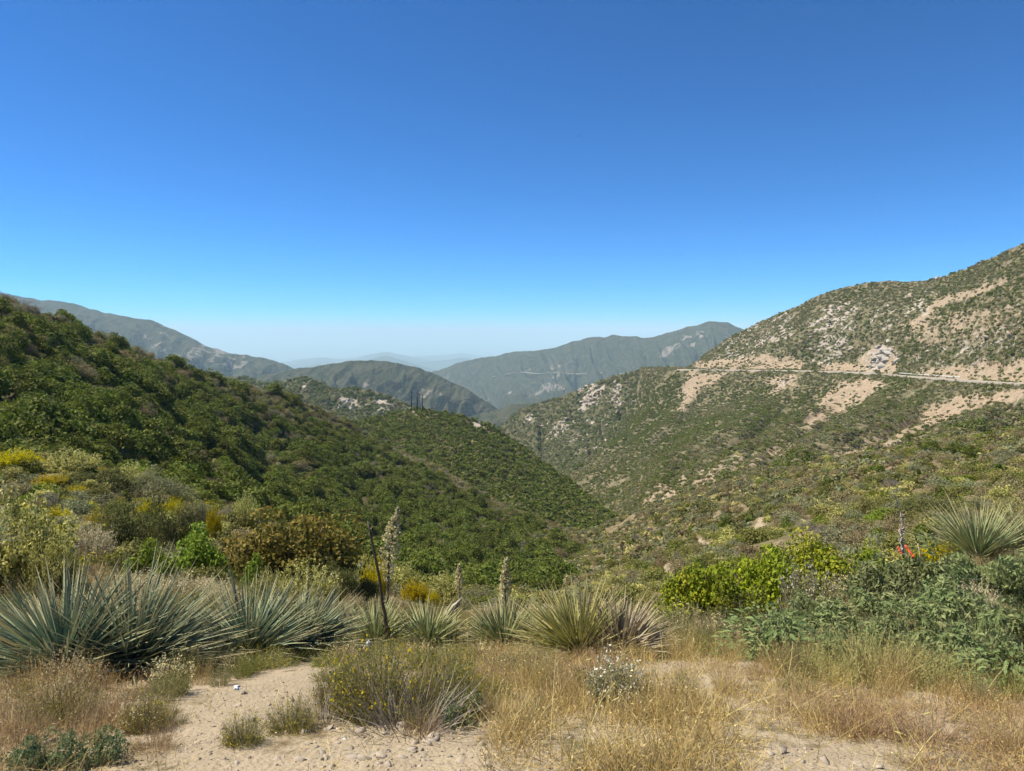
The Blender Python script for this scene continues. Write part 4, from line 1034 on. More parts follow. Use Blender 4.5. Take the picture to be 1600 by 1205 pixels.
for a in ((1225,985,120,5.3,'low grey green weed at the foot of the broad leaved weed'),(1300,990,120,5.0,'low grey green weed among the smaller grass clump'),(1545,1030,120,4.4,'grey green weed just above the white scrap'),(1500,1005,130,4.8,'dense grey green weed right of the tall grass clump'),(1240,955,130,6.6,'grey green weed right of the broad leaved weed'),(1310,962,140,6.2,'grey green weed behind the smaller grass clump'),(1385,975,140,5.8,'grey green weed directly behind the tall grass clump'),(1460,975,150,5.5,'grey green weed behind the right straw clump'),(1390,888,150,8.8,'grey green weed below the orange tape'),(1455,872,140,9.2,'grey green weed between the orange tape and the right yucca'),(1535,875,150,8.8,'grey green weed under the right yucca'),(1600,868,130,8.6,'grey green weed at the right edge under the yucca'),
          (1500,915,170,7.2,'tall grey green weed in the middle of the right hand thicket'),(1585,945,160,5.6,'dark grey green weed halfway down the right edge'),(1420,940,150,7.4,'grey green weed above the grass clump on the right'),
          (1540,985,150,4.9,'broad dark weed above the white scrap on the right'),(1605,1005,130,4.3,'lowest dark green weed at the right edge'),(1300,945,110,8.2,'grey green weed below the pink buckwheat')):
    plant('grey_green_weed', a[0], a[1] - 13, a[2] * 1.08, a[3], 'tall_weed', a[4], 'weed')
plant('buckwheat', 1520, 900, 90, 7.8, 'white_buckwheat', 'pinkish buckwheat inside the grey green thicket on the right', 'buckwheat')
plant('dead_weed', 1395, 970, 60, 6.6, 'dry_weed', 'dark dry weed inside the grey green thicket', 'weed')
# --- front
plant('green_grass_clump', 1370, 985, 240, 4.4, 'grass_clump', 'tall green and straw grass clump in front of the grey green weeds', 'grass clump')
plant('green_grass_clump', 1285, 1010, 150, 4.3, 'grass_clump', 'smaller straw grass clump left of the tall one', 'grass clump')
plant('green_grass_clump', 1470, 1010, 150, 4.2, 'grass_clump', 'straw grass clump left of the white scrap', 'grass clump')
plant('wiry_shrub', 590, 985, 240, 3.35, 'wiry_shrub', 'wiry green shrub with grey twigs in the middle of the foreground', 'shrub')
plant('wiry_shrub', 705, 992, 165, 3.5, 'wiry_shrub', 'wiry green shrub right of the middle foreground shrub', 'shrub')
plant('wiry_shrub', 528, 1025, 120, 3.6, 'wiry_shrub', 'small wiry shrub beside the dirt path', 'shrub')
plant('grey_twigs', 640, 1055, 220, 3.12, 'twig_tangle', 'tangle of grey twigs under the middle foreground shrub', 'twigs')
plant('wiry_shrub', 655, 1040, 120, 3.3, 'wiry_shrub', 'low wiry shrub between the two tall wiry shrubs', 'shrub')
plant('grey_twigs', 505, 1085, 120, 3.25, 'twig_tangle', 'low grey twigs left of the middle wiry shrub', 'twigs')
plant('dead_weed', 745, 1080, 120, 3.4, 'dry_weed', 'straw weed right of the wiry shrubs', 'weed')
plant('dead_weed', 240, 1120, 110, 2.85, 'dry_weed', 'brown weed at the left border of the dirt path', 'weed')
plant('wiry_shrub', 770, 1050, 110, 3.9, 'wiry_shrub', 'thin wiry shrub at the right end of the wiry shrubs', 'shrub')
plant('dead_weed', 660, 1120, 90, 3.05, 'dry_weed', 'small dry weed on the rubble below the wiry shrubs', 'weed')
plant('wiry_shrub', 455, 1085, 130, 3.1, 'wiry_shrub', 'low wiry shrub at the lower edge of the dirt path', 'shrub')
plant('wiry_shrub', 380, 1120, 110, 2.9, 'wiry_shrub', 'lowest wiry shrub on the dirt path', 'shrub')
plant('low_green_weed', 715, 1085, 110, 3.25, 'leafy_weed', 'dark green weed under the right wiry shrub', 'weed')
plant('wiry_shrub', 410, 1015, 130, 5.2, 'wiry_shrub', 'low yellowish shrub under the blue yucca', 'shrub')
plant('dead_weed', 62, 1030, 200, 3.3, 'dry_weed', 'brown dry weed under the large yucca at the left edge', 'weed')
plant('dead_weed', 175, 1060, 150, 3.3, 'dry_weed', 'brown dry weed under the right half of the large yucca', 'weed')
plant('dead_weed', 25, 1085, 140, 2.9, 'dry_weed', 'straw coloured weed in the lower left corner', 'weed')
plant('dead_weed', 120, 1090, 140, 2.95, 'dry_weed', 'brown weed above the blue green corner weeds', 'weed')
plant('wiry_shrub', 228, 1075, 110, 3.15, 'wiry_shrub', 'small olive weed left of the dirt path', 'shrub')
plant('low_green_weed', 60, 1148, 110, 2.66, 'leafy_weed', 'blue green leafy weed in the lower left corner', 'weed')
plant('low_green_weed', 150, 1140, 110, 2.7, 'leafy_weed', 'blue green leafy weed right of the corner weed', 'weed')
plant('white_flower_shrub', 968, 1025, 150, 3.7, 'white_flower_weed', 'weed with white flower heads below the yellow tipped yucca', 'weed')
plant('dead_weed', 945, 1000, 190, 4.1, 'dry_weed', 'grey brown dry weed in front of the yellow tipped yucca', 'weed')
plant('dead_weed', 880, 1045, 110, 3.8, 'dry_weed', 'dry weed left of the white flowered weed', 'weed')
plant('feathery_weed', 825, 1005, 130, 4.8, 'feathery_weed', 'greenish feathery weed below the pale yucca', 'weed')
plant('dead_weed', 780, 1030, 130, 4.2, 'dry_weed', 'straw coloured weed below the pale yucca', 'weed')
plant('feathery_weed', 860, 1030, 100, 4.3, 'feathery_weed', 'green weed left of the grey brown dry weed', 'weed')
plant('dead_weed', 1250, 1060, 140, 3.5, 'dry_weed', 'dry weed left of the grass clumps', 'weed')
plant('dead_weed', 1450, 1080, 200, 3.0, 'dry_weed', 'reddish brown fine weed below the straw grass clump', 'weed')
plant('dead_weed', 1570, 1095, 130, 2.95, 'dry_weed', 'brown weed in the lower right corner', 'weed')
plant('dead_weed', 1350, 1085, 150, 3.1, 'dry_weed', 'brown fine weed below the tall grass clump', 'weed')

# big-leaved weed, every leaf its own piece
def blade_mesh(name, L, W, col, nseg=4, keel=0.25, curve=0.0, base=0.5, mid=1.0, tipw=0.02, mat=None, tipcol=None):
    V, C = [], []
    for k in range(nseg + 1):
        s = k / nseg
        w = W * (base + (mid - base) * min(s / 0.35, 1)) * (1 if s < 0.35 else max(tipw, 1 - ((s - 0.35) / 0.65) ** 1.6))
        z = curve * L * s * s
        V += [(-w / 2, L * s, z + keel * w), (0, L * s, z), (w / 2, L * s, z + keel * w)]
        c = np.array(col) if tipcol is None else np.array(col) * (1 - s ** 3) + np.array(tipcol) * s ** 3
        C += [c] * 3
    F = []
    for k in range(nseg):
        a = 3 * k; F += [(a, a + 1, a + 4, a + 3), (a + 1, a + 2, a + 5, a + 4)]
    return mesh_np(name, V, F, np.array(C), mat or M_FOL, True)
def aim(d, roll):
    """rotation that turns +Y to d"""
    q = Vector(d).to_track_quat('Y', 'Z'); return (q.to_matrix() @ Matrix.Rotation(roll, 3, 'Y')).to_euler()
BIG = [blade_mesh('broad_leaf', 1, 0.42, c, 4, 0.18, -0.18, 0.3, 1.0) for c in ((0.17, 0.215, 0.095), (0.22, 0.26, 0.115), (0.135, 0.18, 0.075))]
def bigleaf(px, py, wpx, D, n, label, seed):
    r = np.random.default_rng(seed); g = gp(px, D); h = top_z(py, D) - g[2]; w = wpx / FPX * D / 2
    e = tag(obj('broad_leaved_weed', None, None, g), label, 'weed'); e.empty_display_size = 0.1
    V, F, C = stems(r, 30, 1.0, 0.02, (0.19, 0.20, 0.10), 1.2, 0.15)
    obj('stems', mesh_np('weed_stems', V, F, C, M_WOOD), e, scale=(w, w, h * 0.9))
    for i in range(n):
        t = r.random() * 6.283; q = math.sqrt(r.random()); z = (0.15 + 0.85 * r.random()) * math.sqrt(max(0, 1 - 0.7 * q * q))
        d = np.array([math.cos(t), math.sin(t), 0.35 * r.normal() - 0.1])
        o = obj('leaf', BIG[i % 3], e, (w * 0.85 * q * math.cos(t), w * 0.85 * q * math.sin(t), h * 0.85 * z), aim(d, r.normal() * 0.5))
        s = (0.055 + 0.055 * r.random()) * (h / 0.7) ** 0.5; o.scale = (s, s, s)
bigleaf(1195, 930, 175, 5.7, 295, 'broad leaved grey green weed left of the thicket above the dry grass', 5)
bigleaf(1215, 945, 130, 5.3, 220, 'second broad leaved weed in front of the larger one', 9)
bigleaf(1150, 1005, 80, 5.3, 80, 'small broad leaved weed beside the dry golden patch', 6)
bigleaf(1575, 1005, 150, 4.2, 290, 'broad leaved dark weed beside the white scrap at the right edge', 7)

# ------------------------------------------------------------------ yuccas
YC = {'blue': [(0.090, 0.150, 0.116), (0.130, 0.200, 0.150), (0.185, 0.255, 0.182), (0.26, 0.31, 0.19)],
      'pale': [(0.19, 0.24, 0.125), (0.25, 0.29, 0.145), (0.145, 0.195, 0.105), (0.32, 0.33, 0.16)],
      'yellow': [(0.26, 0.28, 0.10), (0.36, 0.355, 0.12), (0.19, 0.22, 0.085), (0.44, 0.40, 0.15)],
      'dead': [(0.36, 0.31, 0.25), (0.43, 0.37, 0.29), (0.30, 0.27, 0.25)]}
YM = {k: [blade_mesh('yucca_blade', 1.0, 0.019 + 0.004 * (i % 2), c, 4, 0.45, (-0.07, 0.05, -0.16, 0.0)[i % 4], 0.9, 1.0, 0.05, M_YUCCA, (0.40, 0.35, 0.20)) for i, c in enumerate(v)] for k, v in YC.items()}
def bake(acc, nm, e):
    Vs, Fs, Cs, k = [], [], [], 0
    for me, M in acc:
        v = np.empty(len(me.vertices) * 3, np.float32); me.vertices.foreach_get('co', v); v = v.reshape(-1, 3)
        f = np.empty(len(me.polygons) * 4, np.int32); me.loops.foreach_get('vertex_index', f)
        c = np.empty(len(me.vertices) * 4, np.float32); me.color_attributes['col'].data.foreach_get('color', c)
        Mn = np.array(M); Vs.append(v @ Mn[:3, :3].T + Mn[:3, 3]); Fs.append(f.reshape(-1, 4) + k); Cs.append(c.reshape(-1, 4)[:, :3]); k += len(v)
    o = obj(nm, mesh_np('yucca_' + nm, np.concatenate(Vs), np.concatenate(Fs), np.concatenate(Cs), M_YUCCA, True), e); o['kind'] = 'stuff'
def yucca(px, D, Rm, n, label, pal='blue', lean=(0, 0, 0), single=True, dead=0.06, up=0.05, minz=-0.12, name='yucca', lift=0.03, more=170):
    r = np.random.default_rng(int(px * 7 + D * 100)); g = gp(px, D) + np.array([0, 0, lift])
    REPORT.append((name, pal, Rm, 0, round(float(proj(g)[1]))))
    e = tag(obj(name, None, None, g), label, 'yucca'); e.empty_display_size = 0.1
    V, F = tube([(0, 0, -0.12), (0, 0, 0.03), (0, 0, 0.1)], [0.09, 0.10, 0.04], 8)
    obj('crown_base', mesh_np('yucca_base', V * Rm / 0.7, F, np.broadcast_to((0.22, 0.17, 0.11), (len(V), 3)), M_WOOD), e)
    acc = []
    def extra(cnt, zlo, zhi, pl, Lf, nm):
        out = []
        for i in range(cnt):
            z = zlo + (zhi - zlo) * r.random(); t = r.random() * 6.283; q = math.sqrt(max(0, 1 - z * z))
            d = unit(np.array([q * math.cos(t), q * math.sin(t), z]) + np.array(lean) * (0.4 + 0.7 * r.random()) * (nm != 'withered_leaves'))
            L = Rm * Lf * (0.6 + 0.45 * r.random()); wd = 0.8 + 0.5 * r.random()
            out.append((YM[pl][int(r.integers(len(YM[pl])))], Matrix.LocRotScale(Vector(d * 0.04), aim(d, r.normal() * 0.6), Vector((wd, L, wd)))))
        bake(out, nm, e)
    if more and single:
        extra(more, 0.05, 0.97, pal, 0.98, 'inner_leaves')
        extra(46, -0.42, -0.05, 'dead', 0.62, 'withered_leaves')
    for i in range(n):
        z = 1 - (1 - minz) * ((i + 0.5) / n) ** 0.85; z = min(0.995, z + 0.04 * r.normal())
        t = i * 2.39996 + 0.25 * r.normal(); q = math.sqrt(max(0, 1 - z * z))
        d = unit(np.array([q * math.cos(t), q * math.sin(t), z + up]) + np.array(lean) * (0.5 + 0.5 * r.random()))
        L = Rm * (0.72 + 0.38 * r.random()) * (0.82 if z > 0.85 else 1.0)
        isd = (r.random() < (0.75 if z < -0.02 else 0.0) + dead * (z < 0.35))
        me = r.choice(YM['dead' if isd else pal]) if False else YM['dead' if isd else pal][int(r.integers(len(YM['dead' if isd else pal])))]
        b = d * 0.04 * Rm / 0.7; rot = aim(d, r.normal() * 0.5); wd = (0.8 + 0.5 * r.random()) * max(0.7, Rm)
        if single:
            o = obj('leaf', me, e, b, rot); o.scale = (wd, L, wd)
        else:
            acc.append((me, Matrix.LocRotScale(Vector(b), rot, Vector((wd, L, wd)))))
    if acc: bake(acc, 'leaves', e)
    return e
yucca(100, 4.9, 0.86, 295, 'large dark blue green yucca at the left above the dry weeds', 'blue', (0.16, 0, 0.1))
yucca(205, 5.1, 0.86, 295, 'wide yucca leaning right beside the large left yucca', 'blue', (0.5, -0.1, 0.0), dead=0.1)
yucca(388, 5.9, 0.74, 280, 'blue green yucca with neat fan above the dirt path', 'blue', (0.15, 0, 0.08))
yucca(470, 6.4, 0.68, 230, 'smaller blue yucca right of the neat fan yucca', 'blue', (0.3, 0, 0.1))
yucca(588, 7.1, 0.50, 240, 'yucca at the foot of the bare dark stalk', 'pale', (-0.1, 0, 0.1))
yucca(668, 7.1, 0.52, 240, 'yucca under the broken grey stalk', 'pale', (0.2, 0, 0.1))
yucca(788, 7.3, 0.60, 240, 'pale grey green yucca below the pointed flower stalk', 'pale', (0.0, 0, 0.15))
yucca(905, 6.0, 0.68, 290, 'yellow tipped yucca in the middle right foreground', 'yellow', (-0.25, 0, 0.12), dead=0.15)
yucca(968, 6.0, 0.60, 200, 'grey withered yucca right of the yellow tipped one', 'dead', (0.05, 0, 0.35), dead=0.5)
yucca(1528, 15.0, 1.5, 260, 'large grey green yucca above the thicket on the right', 'pale', (-0.1, 0, 0.12))
yucca(1610, 15.6, 1.35, 200, 'yucca at the right edge behind the large grey green one', 'pale', (0.1, 0, 0.15))
yucca(535, 7.6, 0.5, 130, 'small yucca between the blue yucca and the bare stalk', 'blue', (0, 0, 0.1), single=False)
yucca(-40, 9.8, 0.7, 120, 'yucca tips showing at the left edge before the cream shrub', 'blue', (0.3, 0, 0.1), single=False, lift=0.9)

# ------------------------------------------------------------------ stalks
def at_px(px, py, D): return unproj(px, py, D)
def stalk(pts_px, D, r0, r1, name, label, col, flowers=None, seed=1, D2=None):
    r = np.random.default_rng(seed)
    b = at_px(*pts_px[0], D); P = np.array([at_px(a, c, D + (0 if D2 is None else (D2 - D) * i / (len(pts_px) - 1))) - b for i, (a, c) in enumerate(pts_px)])
    tt = np.linspace(0, 1, len(P)); t = np.linspace(0, 1, 14)
    Q = np.stack([hermite(tt, P[:, k], t) for k in range(3)], -1)
    Q[1:-1] += r.normal(size=(12, 3)) * r0 * 0.10
    e = tag(obj(name, None, None, b), label, 'yucca stalk'); e.empty_display_size = 0.1
    V, F = tube(Q, r0 + (r1 - r0) * t, 8)
    s = obj('stem', mesh_np('stalk_stem', V, F, np.array(col) * (0.8 + 0.4 * r.random((len(V), 1))), M_WOOD, True), e)
    # small dry bracts along the stem
    n = 26; k = r.random(n); c = np.stack([np.interp(k, t, Q[:, i]) for i in range(3)], -1)
    V, F, _ = ribbons(c, r.normal(size=(n, 3)) + np.array([0, 0, 1.2]), 3.2 * r0, 0.9 * r0, 0.1 * r0, r, 0.2)
    obj('bracts', mesh_np('stalk_bracts', V, F, np.array(col)[None] * 1.25 + 0 * V, M_WOOD), s)
    if flowers:
        lo, hi, rad, n, cols, fl = flowers
        k = lo + (hi - lo) * r.random(n) ** 0.9; ax = np.stack([np.interp(k, t, Q[:, i]) for i in range(3)], -1)
        prof = rad * np.clip(np.sin(np.pi * np.clip((k - lo) / (hi - lo), 0, 1) ** 0.75), 0.10, 1)
        d = unit(r.normal(size=(n, 3)) * np.array([1, 1, 0.4])); c = ax + d * (prof * (0.25 + 0.75 * np.sqrt(r.random(n))))[:, None]
        parts = []
        for j in range(4):                               # four petals to a hanging bell
            cc = c + r.normal(size=c.shape) * fl * 0.25
            V, F = leaf_quads(cc, unit(d + 0.9 * r.normal(size=d.shape)), fl * (0.8 + 0.5 * r.random(n)), fl * 0.62, r)
            parts.append((V, F, np.repeat(np.asarray(cols, float)[r.integers(0, len(cols), n)], 4, 0)))
        bl = mesh_np('stalk_blossoms', *join(parts), M_FOL)
        m = 60; k = lo + (hi - lo) * r.random(m); ax = np.stack([np.interp(k, t, Q[:, i]) for i in range(3)], -1)
        pr = rad * np.clip(np.sin(np.pi * ((k - lo) / (hi - lo)) ** 0.75), 0.1, 1)
        V, F, _ = ribbons(ax, r.normal(size=(m, 3)) * np.array([1, 1, 0.3]) + np.array([0, 0, 0.3]), pr, r0 * 0.4, r0 * 0.2, r, 0.1)
        obj('blossoms', bl, obj('side_branches', mesh_np('stalk_branches', V, F, np.array(col)[None] + 0 * V, M_WOOD), e))
    return e
FLC = [(0.56, 0.50, 0.31), (0.48, 0.42, 0.22), (0.64, 0.60, 0.42), (0.40, 0.34, 0.18)]
DRK = (0.125, 0.10, 0.065)
stalk([(607,1000),(600,955),(590,890),(575,815)], 6.9, 0.022, 0.010, 'bare_stalk', 'tall bare dark dead stalk leaning left out of a yucca', DRK, None, 3)
stalk([(603,990),(605,940),(607,880),(613,835),(622,792)], 8.6, 0.024, 0.006, 'flowering_stalk', 'tallest yucca stalk with cream blossoms beside the bare dark stalk', DRK, (0.36, 0.99, 0.14, 330, FLC, 0.032), 4)
stalk([(790,985),(789,950),(789,915),(791,872)], 9.6, 0.024, 0.006, 'flowering_stalk', 'pointed yucca flower stalk standing against the dark oaks', DRK, (0.40, 0.99, 0.095, 300, FLC, 0.034), 5)
stalk([(718,945),(718,915),(717,882)], 15.0, 0.02, 0.006, 'flowering_stalk', 'small faded flower stalk behind the broken grey stalk', (0.3, 0.25, 0.17), (0.35, 0.99, 0.12, 110, FLC, 0.045), 6)
stalk([(882,925),(884,912),(886,898)], 34.0, 0.03, 0.01, 'flowering_stalk', 'tiny pale flower stalk far down at the valley mouth', (0.4, 0.36, 0.25), (0.4, 0.99, 0.16, 60, FLC, 0.08), 7)
stalk([(1412,872),(1409,845),(1410,815),(1404,790),(1394,768)], 9.6, 0.015, 0.004, 'dry_stalk', 'thin dry stalk with whitish husks above the orange tape', (0.36, 0.31, 0.25), (0.05, 0.62, 0.035, 120, [(0.66, 0.58, 0.46), (0.55, 0.47, 0.36), (0.74, 0.69, 0.6)], 0.03), 8)
# broken stalk: split grey wood propped on a dark stub
e = tag(obj('broken_stalk', None, None, at_px(690, 968, 7.6)), 'thick broken grey stalk with split end lying slanted on a yucca', 'yucca stalk')
o0 = at_px(690, 968, 7.6)
for nm, a, b, rr in (('split_half', (688,970), (722,934), 0.026), ('split_half', (692,968), (719,944), 0.016)):
    p0, p1 = at_px(*a, 7.6) - o0, at_px(*b, 7.55) - o0
    t = np.linspace(0, 1, 9)[:, None]; rgen = np.random.default_rng(9 + int(rr * 1000))
    V, F = tube(p0 + (p1 - p0) * t + rgen.normal(size=(9, 3)) * 0.004, rr * np.array([1, 1.05, 1, 1, .98, .95, .8, .55, .2]), 7)
    obj(nm, mesh_np('split_wood', V, F, np.array((0.40, 0.345, 0.275)) * (0.75 + 0.5 * rgen.random((len(V), 1))), M_WOOD), e)
V, F = tube([at_px(712, 1000, 7.7) - o0, at_px(713, 975, 7.7) - o0, at_px(713, 945, 7.68) - o0], [0.014, 0.012, 0.013], 6)
obj('prop_stem', mesh_np('prop_stem', V, F, np.broadcast_to((0.10, 0.075, 0.06), (len(V), 3)), M_WOOD), e)

# ------------------------------------------------------------------ orange tape, stake, scraps
M_ORANGE = mat_plain('orange_tape', (0.62, 0.085, 0.03), 0.6, 0.4, 0.12, 40)
M_WHITE = mat_plain('white_scrap', (0.74, 0.75, 0.75), 0.5, 0.4, 0.1, 60)
def strip(p0, p1, w, thick, mat, name, label, cat, sag=0.004, twist=0.35, seed=0):
    r = np.random.default_rng(seed); p0, p1 = np.array(p0), np.array(p1); n = 9; V = []
    ax = unit(p1 - p0); s0 = unit(np.cross(ax, np.array([0.2, 1.0, 0.1])))
    nn = np.cross(ax, s0)
    for k in range(n):
        s = k / (n - 1); a = twist * (s - 0.5) + 0.25 * math.sin(s * 9)
        sd_ = s0 * math.cos(a) + nn * math.sin(a); nb = np.cross(ax, sd_)
        c = (p1 - p0) * s + np.array([0, 0, -sag * math.sin(math.pi * s)]) + nb * 0.006 * math.sin(s * 14)
        for u, v in ((-1, -1), (1, -1), (1, 1), (-1, 1)): V.append(c + sd_ * u * w / 2 + nb * v * thick / 2)
    F = [(0, 3, 2, 1), tuple(4 * (n - 1) + i for i in range(4))]
    for k in range(n - 1):
        for i in range(4): F.append((4*k+i, 4*k+(i+1)%4, 4*k+4+(i+1)%4, 4*k+4+i))
    return tag(obj(name, mesh_np(name, V, F, None, mat, True), None, p0), label, cat)
strip(at_px(1414, 852, 8.6), at_px(1428, 871, 8.5), 0.026, 0.003, M_ORANGE, 'orange_tape', 'longer orange strip caught in the weeds under the dry stalk', 'tape', seed=1)
strip(at_px(1403, 854, 8.7), at_px(1408, 865, 8.65), 0.024, 0.003, M_ORANGE, 'orange_tape', 'shorter orange strip left of the longer one', 'tape', seed=2)
V, F = tube([(0, 0, 0), (0.004, 0, 0.1), (-0.03, 0, 0.22), (-0.032, 0, 0.232)], [0.011, 0.011, 0.009, 0.004], 6)
tag(obj('stake', mesh_np('stake', V, F, None, mat_plain('stake_wood', (0.52, 0.44, 0.24), 0.9)), None, at_px(1437, 878, 8.5)), 'thin straw coloured stake right of the orange strips', 'stake')
def crumple(px, py, D, s, name, label, cat, mat, seed, flat=0.8, lift=0.6):
    V, F = rock_mesh(np.random.default_rng(seed), 3, flat, 1.6)
    g = ground_hit(px, py) if D is None else gp(px, D)
    return tag(obj(name, mesh_np(name, V * s, F, None, mat, False), None, g + np.array([0, 0, s * flat * lift])), label, cat)
crumple(371, 1079, None, 0.028, 'crumpled_wrapper', 'small crumpled bluish white wrapper lying on the dirt path', 'wrapper', mat_plain('bluish_scrap', (0.60, 0.70, 0.78), 0.45, 0.5, 0.2, 60), 61)
crumple(574, 1022, None, 0.055, 'crumpled_paper', 'white crumpled paper behind the middle wiry shrub', 'paper', M_WHITE, 62, 0.9, 1.4)
crumple(1545, 1085, None, 0.06, 'plastic_scrap', 'white plastic scrap under the weeds at the right', 'scrap', M_WHITE, 63, 0.35)
crumple(538, 1158, None, 0.011, 'small_scrap', 'tiny white scrap at the foot of the wiry shrub', 'scrap', M_WHITE, 64, 0.5)
p0 = ground_hit(42, 1062)
V, F = tube([(0, 0, 0.05), (0.05, 0.02, 0.11), (0.12, 0.02, 0.06), (0.16, 0.0, 0.02)], [0.014, 0.016, 0.013, 0.008], 6)
tag(obj('dead_wood', mesh_np('dead_wood', V, F, np.broadcast_to((0.42, 0.38, 0.36), (len(V), 3)), M_WOOD), None, p0), 'short bleached bent piece of wood under the large left yucca', 'wood')

# ------------------------------------------------------------------ stones and gravel
r = np.random.default_rng(71)
STONES = [mesh_np('stone', *rock_mesh(np.random.default_rng(80 + i), 2, 0.65), None, M_STONE) for i in range(6)]
zones = [((470, 770), (1138, 1203), 110, 'below the wiry shrubs'), ((270, 470), (1060, 1200), 34, 'on the dirt path'), ((1190, 1420), (1165, 1203), 30, 'at the bottom right of centre'), ((780, 1180), (1120, 1203), 12, 'in the straw grass'), ((10, 250), (1160, 1203), 10, 'in the lower left corner')]
for (x0, x1), (y0, y1), n, where in zones:
    for i in range(n):
        g = ground_hit(x0 + (x1 - x0) * r.random(), y0 + (y1 - y0) * r.random()); s = 0.009 + 0.034 * r.random() ** 3
        o = obj('stone', STONES[int(r.integers(6))], None, g + np.array([0, 0, s * 0.15]), (0.3 * r.normal(), 0.3 * r.normal(), r.random() * 6.28), (s, s, s))
        ps = s / g[1] * FPX
        tag(o, '%s angular tan stone %s' % ('large' if ps > 9 else 'mid-size' if ps > 6 else 'small' if ps > 4 else 'tiny', where), 'stone', 'stones on the foreground dirt')
n = 16000; Y = 2.2 + 3.6 * r.random(n) ** 1.5; X = (r.random(n) * 2 - 1) * (Y * 0.78 + 0.3); Z = ground_z(X, Y)
px, py = proj(np.stack([X, Y, Z], -1)); k = (poly_mask(px, py, BARE_NEAR[:4], 10, 0.02) > 0.2) | (r.random(n) < 0.35)
X, Y, Z = X[k], Y[k], Z[k]; n = len(X); s = 0.0025 + 0.009 * r.random(n) ** 3
scatter('gravel', np.stack([X, Y, Z], -1), r.choice(KIND['pebble'], n), r.random((n, 3)) * 6.28, np.stack([s, s, s * 0.7], -1), 'fine gravel strewn over the foreground dirt', 'gravel')

# ------------------------------------------------------------------ dry grass
def grass(regions, name, label, seed):
    r = np.random.default_rng(seed); parts = []
    for poly, dens, L, w, cols, up, bend in regions:
        xs = [a for a, b in poly]; ys = [b for a, b in poly]
        ya = max(2.15, ground_hit(np.mean(xs), min(max(ys), 1230))[1] * 0.85); yb = ground_hit(np.mean(xs), min(ys))[1] * 1.2
        n = int(dens * 3); Y = ya + (yb - ya) * r.random(n); X = ((min(xs) - 800) + (max(xs) - min(xs)) * r.random(n)) / FPX * Y * 1.06
        Z = ground_z(X, Y); px, py = proj(np.stack([X, Y, Z], -1))
        tuft = fbm(X * 2.2 + seed, Y * 2.2, 3)
        k = in_poly(px + 14 * r.normal(size=n), py + 7 * r.normal(size=n), poly) & (r.random(n) < 0.45 + 1.1 * tuft)
        k = np.nonzero(k)[0][:dens]; m = len(k)
        if m == 0: continue
        b = np.stack([X[k], Y[k], Z[k] - 0.01], -1); d = r.normal(size=(m, 3)) * 0.55 + np.array([0, 0, up])
        d[:, 2] = np.abs(d[:, 2])
        Ls = L * (0.4 + 0.8 * r.random(m)) * np.clip(0.75 + 0.8 * tuft[k], 0.4, 1.5)
        V, F, tips = ribbons(b, d, Ls, w, w * 0.3, r, bend, 3, -0.12)
        P = np.asarray(cols, float); c = P[r.integers(0, len(P), m)] * (0.8 + 0.4 * r.random((m, 1)))
        parts.append((V, F, np.repeat(c, 8, 0)))
        q = r.random(m) < 0.35; tp = tips[q]                       # seed heads
        if len(tp):
            V, F = leaf_quads(tp, unit(r.normal(size=(len(tp), 3))), 0.018 * L / 0.2, 0.005, r)
            parts.append((V, F, np.repeat(c[q] * 1.1, 4, 0)))
    return stuff(obj(name, mesh_np(name, *join(parts), M_FOL)), label, 'grass')
STRAW = [(0.53, 0.43, 0.20), (0.47, 0.37, 0.165), (0.60, 0.50, 0.28), (0.38, 0.285, 0.13)]
BROWN = [(0.36, 0.25, 0.13), (0.28, 0.19, 0.10), (0.44, 0.32, 0.18)]
OLST = [(0.34, 0.30, 0.13), (0.42, 0.36, 0.17), (0.28, 0.26, 0.10)]
grass([
 ([(760,1230),(775,1110),(860,1085),(1000,1080),(1060,1110),(1150,1130),(1190,1230)], 9500, 0.22, 0.0034, STRAW, 0.9, 0.3),
 ([(980,1110),(1000,1040),(1100,1025),(1200,1050),(1330,1100),(1300,1180),(1120,1180)], 7500, 0.15, 0.003, STRAW, 0.55, 0.4),
 ([(1240,1150),(1260,1090),(1400,1080),(1620,1085),(1620,1225),(1430,1225),(1400,1170)], 9500, 0.14, 0.0028, BROWN + STRAW[:2], 0.6, 0.45),
 ([(640,1110),(740,1040),(870,1050),(880,1110),(770,1150)], 3200, 0.17, 0.003, STRAW + OLST, 0.8, 0.35),
 ([(-30,1230),(-30,1050),(110,1050),(240,1080),(275,1140),(230,1230)], 5200, 0.15, 0.003, BROWN + STRAW, 0.7, 0.45),
 ([(-30,1060),(-30,975),(40,960),(90,1010),(100,1060)], 1800, 0.25, 0.004, STRAW, 0.9, 0.3),
 ([(150,960),(160,905),(380,905),(380,960)], 4200, 0.30, 0.006, OLST + STRAW, 1.0, 0.25),
 ([(480,1050),(520,1000),(700,1000),(870,1010),(870,1050)], 3000, 0.26, 0.004, OLST + STRAW, 1.0, 0.25),
 ([(870,1000),(1000,960),(1160,985),(1160,1030),(1000,1040)], 3000, 0.28, 0.005, OLST, 1.0, 0.3),
 ([(1180,1060),(1230,1000),(1500,980),(1640,1000),(1640,1090),(1300,1110)], 5500, 0.24, 0.004, OLST + STRAW, 0.9, 0.3),
 ([(500,960),(640,925),(900,940),(1010,930),(1010,965),(800,985),(560,990)], 5000, 0.34, 0.010, OLST + STRAW, 1.0, 0.3),
 ([(0,900),(200,880),(400,900),(400,925),(200,930),(0,940)], 3000, 0.34, 0.009, OLST + STRAW, 1.0, 0.3),
 ([(1150,960),(1300,930),(1620,880),(1620,960),(1300,990)], 3500, 0.34, 0.007, OLST, 1.0, 0.3),
], 'dry_grass', 'dry straw coloured grass and stubble covering the foreground', 81)
